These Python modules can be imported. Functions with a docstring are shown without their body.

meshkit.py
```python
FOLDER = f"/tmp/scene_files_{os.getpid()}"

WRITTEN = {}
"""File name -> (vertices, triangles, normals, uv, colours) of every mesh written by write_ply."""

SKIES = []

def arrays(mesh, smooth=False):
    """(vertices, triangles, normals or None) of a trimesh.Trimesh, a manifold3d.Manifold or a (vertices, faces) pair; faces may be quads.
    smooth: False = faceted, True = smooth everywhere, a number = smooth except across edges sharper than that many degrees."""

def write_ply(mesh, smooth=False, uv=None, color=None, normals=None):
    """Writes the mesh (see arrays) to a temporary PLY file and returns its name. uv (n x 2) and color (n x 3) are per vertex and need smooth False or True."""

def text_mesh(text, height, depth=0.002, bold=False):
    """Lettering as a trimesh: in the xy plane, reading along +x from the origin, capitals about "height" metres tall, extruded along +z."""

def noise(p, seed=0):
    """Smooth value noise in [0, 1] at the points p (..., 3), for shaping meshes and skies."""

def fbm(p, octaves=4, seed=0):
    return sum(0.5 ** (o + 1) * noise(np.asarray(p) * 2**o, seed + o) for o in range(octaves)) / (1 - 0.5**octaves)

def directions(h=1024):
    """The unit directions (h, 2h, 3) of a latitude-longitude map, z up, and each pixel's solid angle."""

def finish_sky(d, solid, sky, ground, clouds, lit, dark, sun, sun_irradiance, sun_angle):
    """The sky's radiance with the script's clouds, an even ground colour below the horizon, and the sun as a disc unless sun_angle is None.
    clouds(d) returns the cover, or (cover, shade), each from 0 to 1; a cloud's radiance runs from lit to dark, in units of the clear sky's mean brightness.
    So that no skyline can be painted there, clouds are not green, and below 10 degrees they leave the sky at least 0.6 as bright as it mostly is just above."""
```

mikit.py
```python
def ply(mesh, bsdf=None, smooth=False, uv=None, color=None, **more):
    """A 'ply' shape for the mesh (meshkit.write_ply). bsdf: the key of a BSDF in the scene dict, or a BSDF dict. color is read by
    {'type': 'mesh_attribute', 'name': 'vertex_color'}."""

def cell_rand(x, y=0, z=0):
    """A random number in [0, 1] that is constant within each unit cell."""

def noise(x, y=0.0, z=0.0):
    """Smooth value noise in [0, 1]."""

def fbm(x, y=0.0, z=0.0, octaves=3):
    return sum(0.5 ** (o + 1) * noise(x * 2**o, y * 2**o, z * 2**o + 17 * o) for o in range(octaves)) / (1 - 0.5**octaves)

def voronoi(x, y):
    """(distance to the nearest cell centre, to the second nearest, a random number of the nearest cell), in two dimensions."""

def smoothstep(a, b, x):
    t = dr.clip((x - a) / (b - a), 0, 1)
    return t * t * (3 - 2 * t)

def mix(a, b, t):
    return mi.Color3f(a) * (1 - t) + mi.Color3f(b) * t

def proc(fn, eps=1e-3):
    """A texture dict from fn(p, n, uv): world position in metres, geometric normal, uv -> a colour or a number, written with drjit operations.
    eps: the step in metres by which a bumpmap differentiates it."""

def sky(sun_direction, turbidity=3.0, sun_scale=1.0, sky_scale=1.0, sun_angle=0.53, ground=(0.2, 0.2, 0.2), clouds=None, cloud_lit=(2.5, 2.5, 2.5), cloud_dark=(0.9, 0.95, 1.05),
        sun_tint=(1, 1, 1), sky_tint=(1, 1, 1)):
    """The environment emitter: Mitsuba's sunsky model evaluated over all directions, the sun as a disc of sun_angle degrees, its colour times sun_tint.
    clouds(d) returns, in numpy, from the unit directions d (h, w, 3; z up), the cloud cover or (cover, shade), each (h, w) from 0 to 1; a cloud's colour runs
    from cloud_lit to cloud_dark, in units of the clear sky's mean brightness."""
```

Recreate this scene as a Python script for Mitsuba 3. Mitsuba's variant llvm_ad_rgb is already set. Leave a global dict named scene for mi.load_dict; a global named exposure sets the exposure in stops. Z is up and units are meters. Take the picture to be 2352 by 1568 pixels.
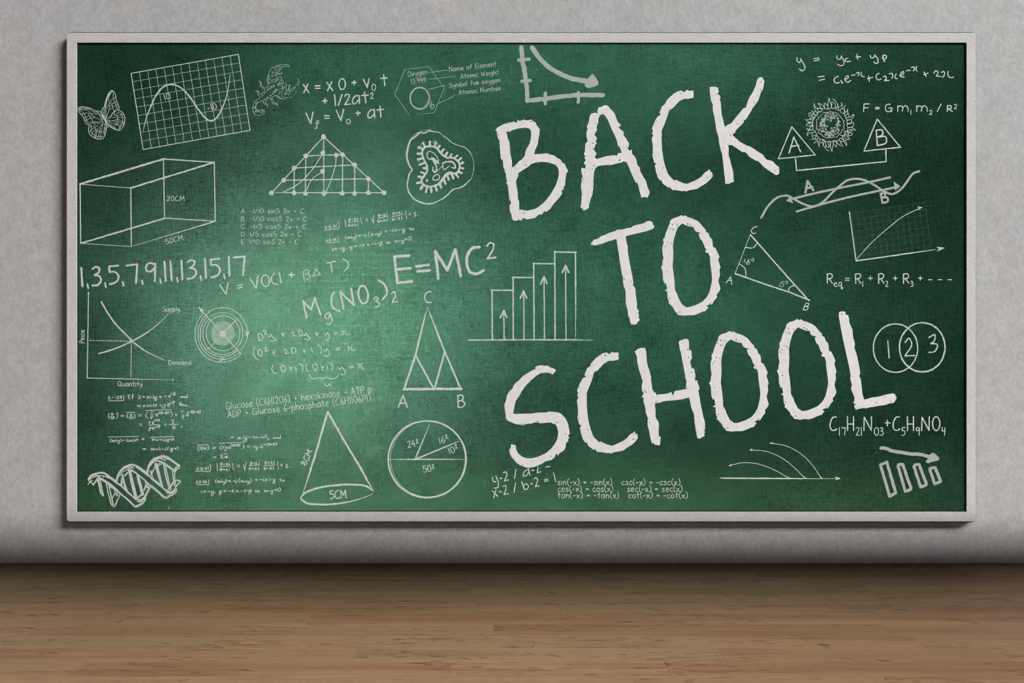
import math
import random
import numpy as np
import drjit as dr
import trimesh
import manifold3d as m3
import mitsuba as mi
import mikit
from mikit import proc, noise, fbm, smoothstep, mix

T = mi.ScalarTransform4f
scene, labels = {}, {}
rng = random.Random(7)

# ---------------------------------------------------------------- camera
F_PX = 2270.0                      # focal length in pixels of the 2352 x 1568 frame
S = 0.00172                        # metres per pixel on the writing surface
Y_PANEL = -0.025                   # writing surface (the wall is y = 0, the viewer stands at negative y)
CAM_Y = Y_PANEL - F_PX * S
CAM_Z = (1293 - 784) * (-CAM_Y) / F_PX
scene['camera'] = {
    'type': 'perspective', 'fov': 2 * math.degrees(math.atan(1176 / F_PX)), 'fov_axis': 'x',
    'near_clip': 0.05, 'far_clip': 100.0,
    'to_world': T().look_at(origin=[0, CAM_Y, CAM_Z], target=[0, 0, CAM_Z], up=[0, 0, 1]),
}
exposure = 0.0

# ---------------------------------------------------------------- lights
def rgb(*c):
    return {'type': 'rgb', 'value': list(c)}

scene['ambient_light'] = {'type': 'constant', 'radiance': rgb(0.014, 0.014, 0.014)}

KEY_Y, KEY_CUT = -17.0, 0.105        # unseen strip lights high at right; lips placed to darken the wall foot
KEY_X = (15.0, 46.0)
FLOOR_Y, FLOOR_Z, FLOOR_CUT = -4.6, 2.7, -0.50  # unseen strip light over the floor; its lip keeps the beam off the wall
FLOOR_X = (-1.9, 1.9)


def unseen_strip_light(name, x0, x1, y, z, e, aim_y, aim_z, radiance, lip_at, lip_up, second=None):
    """An unseen long thin lamp along x at (y, z), turned to (aim_y, aim_z), and a metal lip whose edge lies on the line to the aim."""
    d = np.array([aim_y - y, aim_z - z]); d /= np.linalg.norm(d)
    n = np.array([-d[1], d[0]])
    if n[1] < 0:
        n = -n
    def quad(pts):
        v = np.array(pts, float)
        return (v, np.array([[0, 1, 2], [0, 2, 3]]))
    c = np.array([y, z])
    a, b = c - n * e / 2, c + n * e / 2
    v = [[x0, a[0], a[1]], [x1, a[0], a[1]], [x1, b[0], b[1]], [x0, b[0], b[1]]]
    nn = np.cross(np.subtract(v[1], v[0]), np.subtract(v[2], v[0]))
    if nn[1] * d[0] + nn[2] * d[1] < 0:
        v = v[::-1]
    scene[name + '__tube'] = mikit.ply(quad(v), 'black_metal', emitter={'type': 'area', 'radiance': rgb(*radiance)})
    # lip: an unseen plate placed to darken the wall-floor corner, and the housing behind the tube
    p = c + d * lip_at
    q = p + n * lip_up
    t = d * 0.004
    L0, L1 = x0 - 3.5, x1 + 3.5
    sec = [p, q, q + t, p + t]
    def bar(sec):
        vv = np.array([[x, s[0], s[1]] for x in (L0, L1) for s in sec])
        ff = [[0, 1, 2, 3], [7, 6, 5, 4]] + [[i, i + 4, (i + 1) % 4 + 4, (i + 1) % 4] for i in range(4)]
        m = trimesh.Trimesh(vv, np.vstack([[f[0], f[1], f[2]] for f in ff] + [[f[0], f[2], f[3]] for f in ff]), process=False)
        m.fix_normals()
        return m
    scene[name + '__lip'] = mikit.ply(bar(sec), 'black_metal')
    if second:                       # an added second lip keeps the nearer floor dark: (aim_y, aim_z, distance, size)
        d2 = np.array([second[0] - y, second[1] - z]); d2 /= np.linalg.norm(d2)
        n2 = np.array([d2[1], -d2[0]])
        if n2[1] > 0:
            n2 = -n2
        p = c + d2 * second[2]
        q = p + n2 * second[3]
        scene[name + '__lip_001'] = mikit.ply(bar([p, q, q + d2 * 0.004, p + d2 * 0.004]), 'black_metal')
    h = [c - d * 0.01 - n * 0.12, c - d * 0.01 + n * 0.12, c - d * 0.06 + n * 0.12, c - d * 0.06 - n * 0.12]
    scene[name + '__housing'] = mikit.ply(bar(h), 'black_metal')


scene['black_metal'] = {'type': 'twosided', 'bsdf': {'type': 'diffuse', 'reflectance': rgb(0.02, 0.02, 0.02)}}
for i, (z, power) in enumerate(((17.5, 16800), (21.0, 19000), (25.0, 21700))):
    unseen_strip_light('unseen_wall_washer' + (f'_{i:03d}' if i else ''), KEY_X[0], KEY_X[1], KEY_Y, z, 0.0075, 0.0, KEY_CUT, (power, power, power * 0.995), 1.6, -1.6)
unseen_strip_light('unseen_floor_washer', FLOOR_X[0], FLOOR_X[1], FLOOR_Y, FLOOR_Z, 0.045, FLOOR_CUT, 0.0, (900, 832, 750), 0.5, 0.42, (-1.8, 0.0, 0.35, 0.9))
for k, s in (('unseen_wall_washer', 'lowest of three unseen long strip lights with metal lips, high at the right, placed to light the wall'),
             ('unseen_wall_washer_001', 'middle one of three unseen long strip lights with metal lips, high at the right'),
             ('unseen_wall_washer_002', 'highest of three unseen long strip lights with metal lips, high at the right'),
             ('unseen_floor_washer', 'unseen long strip light between two metal lips, placed to light the wooden floor')):
    labels[k] = {'label': s, 'category': 'unseen strip light', 'kind': 'structure'}


def unseen_back_panel(name, cx, cz, w, h, radiance, y=-8.0):
    """Unseen bright panel behind the viewer, placed so the board mirrors it as a glow."""
    v = np.array([[cx - w / 2, y, cz - h / 2], [cx - w / 2, y, cz + h / 2], [cx + w / 2, y, cz + h / 2], [cx + w / 2, y, cz - h / 2]])
    v = v[::-1]
    f = np.array([[0, 1, 2], [0, 2, 3]])
    n = np.cross(v[1] - v[0], v[2] - v[0])
    if n[1] < 0:
        v = v[::-1]
    scene[name] = mikit.ply((v, f), 'black_metal', emitter={'type': 'area', 'radiance': rgb(*radiance)})
    labels[name] = {'label': ('small low' if w < 3 else 'large high') + ' unseen bright panel behind the viewer, placed for the glow on the board', 'category': 'window', 'kind': 'structure'}


unseen_back_panel('window_1', -2.4, 1.12, 1.6, 1.5, (5.2, 3.5, 3.85))  # unseen panel, placed for the glow left of the board centre
unseen_back_panel('window_2', 0.4, 3.0, 6.0, 4.2, (0.455, 0.455, 0.45))  # unseen panel, placed for the broad glow at the top middle

# ---------------------------------------------------------------- materials
def wall_col(p, n, uv):
    a = fbm(p.x * 26, p.z * 26, 0.0, 3)
    b = fbm(p.x * 4.0 + 9, p.z * 4.0, 3.0, 3)
    c = fbm(p.x * 110, p.z * 80, 5.0, 2)
    v = 0.40 * (1 + 0.15 * (a - 0.5) + 0.05 * (b - 0.5) + 0.24 * (c - 0.5))
    return mix(mi.Color3f(1.0, 1.0, 0.99) * v, mi.Color3f(1.005, 1.0, 0.975) * v, fbm(p.x * 9, p.z * 9, 8.0, 2))


def wall_bump(p, n, uv):
    return fbm(p.x * 60, p.z * 60, 1.0, 3) * 0.6 + fbm(p.x * 170, p.z * 110, 2.0, 2) * 0.4


scene['plaster'] = {'type': 'twosided', 'bsdf': {'type': 'bumpmap', 'bump': proc(wall_bump, 0.002), 'scale': 0.0014,
                    'bsdf': {'type': 'diffuse', 'reflectance': proc(wall_col)}}}


def frame_col(p, n, uv):
    a = fbm(p.x * 260, p.z * 420, p.y * 100, 2)
    w = fbm(p.x * 60 + 4, p.z * 60, 0, 2)
    return mix((0.425, 0.417, 0.408), (0.60, 0.592, 0.582), a) * (0.97 + 0.06 * w)


def frame_bump(p, n, uv):
    return fbm(p.x * 230, p.z * 400, p.y * 150, 2)


scene['frame_vinyl'] = {'type': 'twosided', 'bsdf': {'type': 'bumpmap', 'bump': proc(frame_bump, 0.0012), 'scale': 0.0013,
                        'bsdf': {'type': 'diffuse', 'reflectance': proc(frame_col)}}}
scene['shade_black'] = {'type': 'twosided', 'bsdf': {'type': 'diffuse', 'reflectance': rgb(0.012, 0.013, 0.013)}}  # near-black that stands for shade along the frame edges


def board_tex(p):
    """Worn enamel: cloudy wipe marks, a fine woven grain and stray scratches of old chalk."""
    x, z = p.x, p.z
    cloud = fbm(x * 2.2, z * 2.6, 4.0, 4)
    blot = fbm(x * 9 + 3, z * 9, 7.0, 3)
    weave = 0.5 * noise(x * 430, z * 40, 1.0) + 0.5 * noise(x * 45, z * 380, 2.0)
    grain = noise(x * 330, z * 330, 3.0)
    wx, wz = x + 0.02 * fbm(x * 30, z * 30, 9.0, 2), z + 0.02 * fbm(x * 30, z * 30, 11.0, 2)
    sc = smoothstep(0.80, 0.93, noise((wx + wz * 0.8) * 420, (wz - wx * 0.8) * 85, 5.0)) + smoothstep(0.80, 0.93, noise((wx - wz * 0.5) * 95, (wz + wx * 0.5) * 450, 6.0))
    dk = smoothstep(0.82, 0.95, noise((wx + wz * 0.5) * 55, (wz - wx * 0.5) * 330, 15.0)) + smoothstep(0.84, 0.95, noise((wx - wz) * 240, (wz + wx) * 40, 16.0))
    dust = smoothstep(0.35, 0.7, fbm(x * 6, z * 6, 12.0, 3))
    speck = smoothstep(0.93, 1.0, noise(x * 500, z * 500, 13.0)) * smoothstep(0.5, 0.8, fbm(x * 14, z * 14, 14.0, 2))
    base = 1 + 0.55 * (cloud - 0.5) + 0.42 * (blot - 0.5) + 0.75 * (weave - 0.5) + 0.40 * (grain - 0.5)
    return dr.maximum(base - 0.20 * dk, 0.25), (0.26 * sc * (0.4 + dust) + 1.2 * speck)


def board_diff(p, n, uv):
    b, s = board_tex(p)
    return mi.Color3f(0.0066, 0.0220, 0.0140) * b + mi.Color3f(0.018, 0.046, 0.036) * s


def board_spec(p, n, uv):
    b, s = board_tex(p)
    return dr.minimum(mi.Color3f(0.112, 0.395, 0.222) * b + mi.Color3f(0.16, 0.29, 0.23) * s, 0.95)


GLOSS = 0.095
scene['enamel'] = {'type': 'twosided', 'bsdf': {'type': 'blendbsdf', 'weight': 0.5,
    'a': {'type': 'diffuse', 'reflectance': proc(lambda p, n, uv: 2.0 * board_diff(p, n, uv))},
    'b': {'type': 'roughconductor', 'material': 'none', 'distribution': 'beckmann', 'alpha': GLOSS,
          'specular_reflectance': proc(lambda p, n, uv: 2.0 * board_spec(p, n, uv))}}}


def chalk(name, alb, cover):
    def col(p, n, uv):
        g = noise(p.x * 260, p.z * 260, 2.0)
        h = fbm(p.x * 40, p.z * 40, 3.0, 2)
        return mi.Color3f(*alb) * (1 + 0.10 * (g - 0.5) + 0.05 * (h - 0.5))
    d = {'type': 'diffuse', 'reflectance': proc(col)}
    if cover < 1:
        d = {'type': 'blendbsdf', 'weight': cover,
             'a': {'type': 'roughconductor', 'material': 'none', 'distribution': 'beckmann', 'alpha': GLOSS, 'specular_reflectance': rgb(0.26, 0.58, 0.40)},
             'b': d}
    scene[name] = {'type': 'twosided', 'bsdf': d}


chalk('chalk_solid', (0.665, 0.652, 0.638), 1.0)
chalk('chalk_line', (0.57, 0.605, 0.56), 0.88)
chalk('chalk_soft', (0.42, 0.46, 0.415), 0.82)
chalk('chalk_faint', (0.075, 0.12, 0.095), 0.60)


def wood(tone, dark, seed):
    def col(p, n, uv):
        u, v = uv.x, uv.y
        w = v + 0.010 * fbm(u * 2.2, v * 9, seed, 3)
        g1 = fbm(u * 3.0, w * 150, seed + 1, 3)
        g2 = fbm(u * 9.0, w * 420, seed + 2, 2)
        band = fbm(u * 1.6, w * 26, seed + 3, 3)
        pore = smoothstep(0.62, 0.80, noise(u * 26, w * 260, seed + 4)) * smoothstep(0.45, 0.65, fbm(u * 3, w * 16, seed + 5, 2))
        kn = smoothstep(0.80, 0.88, noise(u * 34 + w * 60, w * 75, seed + 6)) * smoothstep(0.56, 0.68, fbm(u * 4.5, w * 18, seed + 7, 2))
        t = dr.clip(0.55 * smoothstep(0.48, 0.78, band) + 0.45 * smoothstep(0.5, 0.85, g1), 0, 1)
        c = mix(tone, dark, t)
        c = c * (0.90 + 0.20 * g2) * (0.90 + 0.2 * fbm(u * 1.1, v * 5, seed + 8, 2))
        return mix(c, mi.Color3f(*dark) * 0.55, dr.clip(0.55 * pore + 0.75 * kn, 0, 1))
    return {'type': 'twosided', 'bsdf': {'type': 'roughplastic', 'distribution': 'ggx', 'alpha': 0.35, 'int_ior': 1.3, 'nonlinear': False, 'diffuse_reflectance': proc(col)}}


WOODS = ['oak_tan', 'oak_warm', 'oak_grey', 'oak_red']
scene['oak_tan'] = wood((0.322, 0.205, 0.121), (0.240, 0.126, 0.072), 1.0)
scene['oak_warm'] = wood((0.315, 0.194, 0.113), (0.235, 0.118, 0.068), 21.0)
scene['oak_grey'] = wood((0.308, 0.206, 0.126), (0.240, 0.136, 0.082), 41.0)
scene['oak_red'] = wood((0.302, 0.180, 0.103), (0.228, 0.114, 0.067), 61.0)
scene['screed'] = {'type': 'twosided', 'bsdf': {'type': 'diffuse', 'reflectance': rgb(0.05, 0.035, 0.025)}}


# ---------------------------------------------------------------- the room
def box(x0, x1, y0, y1, z0, z1):
    return trimesh.creation.box(bounds=[[x0, y0, z0], [x1, y1, z1]])


scene['wall_back'] = mikit.ply(box(-4.2, 4.2, 0.0, 0.12, -0.05, 3.2), 'plaster')
labels['wall_back'] = {'label': 'grey plastered wall behind the chalkboard', 'kind': 'structure'}
scene['floor'] = mikit.ply(box(-4.2, 4.2, -5.6, 0.0, -0.10, -0.016), 'screed')
labels['floor'] = {'label': 'floor of narrow brown oak strips laid parallel to the wall', 'kind': 'structure'}


def plank(x0, x1, y0, y1, off):
    """A floor strip with eased upper edges."""
    g, c, t = 0.0001, 0.0005, -0.016
    x0, x1, y0, y1 = x0 + g, x1 - g, y0 + g, y1 - g
    v = np.array([[x0, y0, t], [x1, y0, t], [x1, y1, t], [x0, y1, t],
                  [x0, y0, -c], [x1, y0, -c], [x1, y1, -c], [x0, y1, -c],
                  [x0 + c, y0 + c, 0], [x1 - c, y0 + c, 0], [x1 - c, y1 - c, 0], [x0 + c, y1 - c, 0]])
    f = []
    for b in (0, 4):
        for i in range(4):
            j = (i + 1) % 4
            f += [[b + i, b + j, b + 4 + j], [b + i, b + 4 + j, b + 4 + i]]
    f += [[8, 9, 10], [8, 10, 11]]
    uv = np.stack([v[:, 0] + off[0], v[:, 1] + off[1]], 1)
    return (v, np.array(f)), uv


prng = random.Random(11)
N_PLANK = 0
ROW = 0.121
for r in range(27):
    x = -4.2 - prng.random() * 0.9
    while x < 4.2:
        L = prng.choice([0.62, 0.85, 1.05, 1.3]) * (0.9 + 0.2 * prng.random())
        a, b = max(x, -4.2), min(x + L, 4.2)
        x += L
        if b - a < 0.05:
            continue
        m, uv = plank(a, b, -(r + 1) * ROW, -r * ROW, (prng.random() * 40, prng.random() * 40))
        wd = prng.choices(WOODS, [0.40, 0.28, 0.20, 0.12])[0]
        key = 'floor__plank' + (f'_{N_PLANK:03d}' if N_PLANK else '')
        scene[key] = mikit.ply(m, wd, uv=uv)
        N_PLANK += 1
scene['floor__more_planks'] = mikit.ply(box(-4.2, 4.2, -5.6, -27 * ROW, -0.016, 0.0), 'oak_tan')
labels['floor__more_planks'] = {'kind': 'stuff'}

# ---------------------------------------------------------------- the chalkboard
def bx(px, y=Y_PANEL):
    return (px - 1176) * (y - CAM_Y) / F_PX


def bz(py, y=Y_PANEL):
    return CAM_Z + (784 - py) * (y - CAM_Y) / F_PX


Y_FRONT, Y_BACK = -0.0330, -0.002
OX0, OX1, OZ0, OZ1 = bx(153, Y_FRONT), bx(2242, Y_FRONT), bz(1197.5, Y_FRONT), bz(75, Y_FRONT)
IX0, IX1, IZ0, IZ1 = bx(176, Y_FRONT), bx(2220, Y_FRONT), bz(1175, Y_FRONT), bz(98, Y_FRONT)


def flip(mesh):
    """manifold (u, v, w) -> world (u, -w, v): the extrusion grows towards the viewer."""
    m = mesh.to_mesh()
    v, f = np.array(m.vert_properties[:, :3], float), np.array(m.tri_verts)
    return np.stack([v[:, 0], -v[:, 2], v[:, 1]], 1), f


def rounded(x0, x1, z0, z1, r):
    return m3.CrossSection([[(x0 + r, z0 + r), (x1 - r, z0 + r), (x1 - r, z1 - r), (x0 + r, z1 - r)]]).offset(r, m3.JoinType.Round, 2.0, 32)


outer_cs = rounded(OX0, OX1, OZ0, OZ1, 0.0135)
inner_cs = m3.CrossSection([[(IX0, IZ0), (IX1, IZ0), (IX1, IZ1), (IX0, IZ1)]])
E = 0.0016                                            # eased front edges
ring = (outer_cs - inner_cs).extrude(-Y_FRONT + Y_BACK - E).translate((0, 0, -Y_BACK))
steps = [(k + 1) / 4 for k in range(4)]
frame_m = ring
for k, s in enumerate(steps):
    ins = E * (1 - math.cos(s * math.pi / 2))
    zz0, zz1 = -Y_FRONT - E + E * math.sin((s - 0.25) * math.pi / 2), -Y_FRONT - E + E * math.sin(s * math.pi / 2)
    lay = (outer_cs.offset(-ins, m3.JoinType.Round) - inner_cs.offset(ins, m3.JoinType.Miter)).extrude(zz1 - zz0 + 1e-5).translate((0, 0, zz0 - 1e-5))
    frame_m = frame_m + lay
# cut the frame at its mitres into four rails
cx, cz = (OX0 + OX1) / 2, (OZ0 + OZ1) / 2
W = OZ1 - cz
g = 0.00035
cuts = {
    'top': [(OX0 - .1, OZ1 + .1), (OX0 + W, cz), (OX1 - W, cz), (OX1 + .1, OZ1 + .1)],
    'bottom': [(OX0 - .1, OZ0 - .1), (OX1 + .1, OZ0 - .1), (OX1 - W, cz), (OX0 + W, cz)],
    'left': [(OX0 - .1, OZ0 - .1), (OX0 + W, cz), (OX0 - .1, OZ1 + .1)],
    'right': [(OX1 + .1, OZ0 - .1), (OX1 + .1, OZ1 + .1), (OX1 - W, cz)],
}
for i, (side, poly) in enumerate(cuts.items()):
    pts = np.array(poly)
    area = 0.5 * np.sum(pts[:, 0] * np.roll(pts[:, 1], -1) - np.roll(pts[:, 0], -1) * pts[:, 1])
    if area < 0:
        pts = pts[::-1]
    cs = m3.CrossSection([pts.tolist()])
    key = 'chalkboard__frame_rail' + (f'_{i:03d}' if i else '')
    scene[key] = mikit.ply(flip(frame_m ^ cs.extrude(0.2)), 'frame_vinyl', smooth=40)
    labels[key] = {'label': f'{side} rail of the pale grained frame'}
outer_shade = (rounded(OX0 - .0042, OX1 + .0042, OZ0 - .0042, OZ1 + .0042, 0.017) - inner_cs.offset(0.004, m3.JoinType.Miter)).extrude(0.024)
scene['chalkboard__edge_shade'] = mikit.ply(flip(outer_shade), 'shade_black')  # shade round the outside of the frame, built as a black band
labels['chalkboard__edge_shade'] = {'label': 'thin black strip of painted shade around the frame'}
inner_shade = (inner_cs.offset(0.003, m3.JoinType.Miter) - inner_cs.offset(-0.0030, m3.JoinType.Miter)).extrude(0.0028).translate((0, 0, -Y_PANEL - 0.0004))
scene['chalkboard__inner_shade'] = mikit.ply(flip(inner_shade), 'shade_black')  # shade along the inner frame edge, built as a black strip
labels['chalkboard__inner_shade'] = {'label': 'thin black strip of painted shade where the green surface meets the frame'}
panel = inner_cs.offset(0.003, m3.JoinType.Miter).extrude(0.022).translate((0, 0, -Y_PANEL - 0.022))
scene['chalkboard__writing_surface'] = mikit.ply(flip(panel), 'enamel')
labels['chalkboard__writing_surface'] = {'label': 'green writing surface with cloudy wiped chalk dust and fine scratches'}
labels['chalkboard'] = {'label': 'wide green chalkboard in a pale grey frame, covered with chalk formulas and BACK TO SCHOOL', 'category': 'chalkboard'}

# ---------------------------------------------------------------- chalk strokes
CHALK_H = 0.0006


def spline(p, step=1.0):
    """Centripetal-ish Catmull-Rom through the points, sampled about every `step` pixels."""
    p = np.asarray(p, float)
    if len(p) < 3:
        return lines(p, step)
    closed = np.allclose(p[0], p[-1])
    q = np.vstack([p[-2] if closed else 2 * p[0] - p[1], p, p[1] if closed else 2 * p[-1] - p[-2]])
    out = []
    for i in range(1, len(q) - 2):
        a, b, c, d = q[i - 1:i + 3]
        n = max(2, int(np.linalg.norm(c - b) / step))
        lb, la, lc = max(np.linalg.norm(c - b), 1e-6), max(np.linalg.norm(b - a), 1e-6), max(np.linalg.norm(d - c), 1e-6)
        m1 = (c - b) + lb * ((b - a) / la - (c - a) / (la + lb)) if la > 1e-5 else c - b
        m2 = (c - b) + lb * ((d - c) / lc - (d - b) / (lb + lc)) if lc > 1e-5 else c - b
        t = np.linspace(0, 1, n, endpoint=False)[:, None]
        out.append((2 * t**3 - 3 * t**2 + 1) * b + (t**3 - 2 * t**2 + t) * m1 + (-2 * t**3 + 3 * t**2) * c + (t**3 - t**2) * m2)
    return np.vstack(out + [p[-1:]])


def lines(p, step=1.0):
    p = np.asarray(p, float)
    out = []
    for a, b in zip(p[:-1], p[1:]):
        n = max(1, int(np.linalg.norm(b - a) / step))
        out.append(a + (b - a) * np.linspace(0, 1, n, endpoint=False)[:, None])
    return np.vstack(out + [p[-1:]])


def ragged(n, step, scale, seed):
    """Smooth random wobble in [-1, 1] along a stroke."""
    r = np.random.RandomState(seed)
    k = max(2, int(n * step / scale) + 2)
    v = r.uniform(-1, 1, k)
    return np.interp(np.linspace(0, k - 1, n), np.arange(k), v)


def ribbon(pts, w, rough=0.22, taper=(0, 0), step=1.0):
    """One chalk stroke: a ragged band of width w along pts, as a closed polygon."""
    p = np.asarray(pts, float)
    keep = np.r_[True, np.linalg.norm(np.diff(p, axis=0), axis=1) > 1e-6]
    p = p[keep]
    if len(p) < 2:
        return [dot(p[0], w / 2)]
    t = np.gradient(p, axis=0)
    t /= np.linalg.norm(t, axis=1, keepdims=True) + 1e-9
    nrm = np.stack([-t[:, 1], t[:, 0]], 1)
    n = len(p)
    sd = (int(abs(p[0, 0] * 131 + p[0, 1] * 17 + p[-1, 0] * 7 + n * 3) * 10)) % (2**31 - 5)
    hw = np.full(n, w / 2.0)
    s = np.linspace(0, 1, n)
    if taper[0]:
        hw *= np.clip(0.30 + 0.7 * s / taper[0], 0, 1)
    if taper[1]:
        hw *= np.clip(0.30 + 0.7 * (1 - s) / taper[1], 0, 1)
    am = rough * min(w / 2.0, 2.6)
    l = hw + am * (0.6 * ragged(n, step, 2.6, sd) + 0.4 * ragged(n, step, 6, sd + 1))
    r = hw + am * (0.6 * ragged(n, step, 2.6, sd + 2) + 0.4 * ragged(n, step, 6, sd + 3))
    l, r = np.maximum(l, 0.2), np.maximum(r, 0.2)
    polys = [np.vstack([p - nrm * r[:, None], (p + nrm * l[:, None])[::-1]])]
    for e, h in ((p[0], hw[0]), (p[-1], hw[-1])):
        if h > 0.6:
            polys.append(dot(e, h * 0.98))
    # fill the outside of sharp corners
    c = np.einsum('ij,ij->i', t[:-1], t[1:])
    for i in np.nonzero(c < 0.93)[0]:
        polys.append(dot(p[i], hw[i])); polys.append(dot(p[i + 1], hw[i + 1]))
    return polys


def dot(c, r, n=10):
    a = np.arange(n) * 2 * math.pi / n
    return np.stack([c[0] + r * np.cos(a), c[1] + r * np.sin(a)], 1)


def nums(s):
    return np.array([[float(v) for v in q.split(',')] for q in s.split()])


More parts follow.
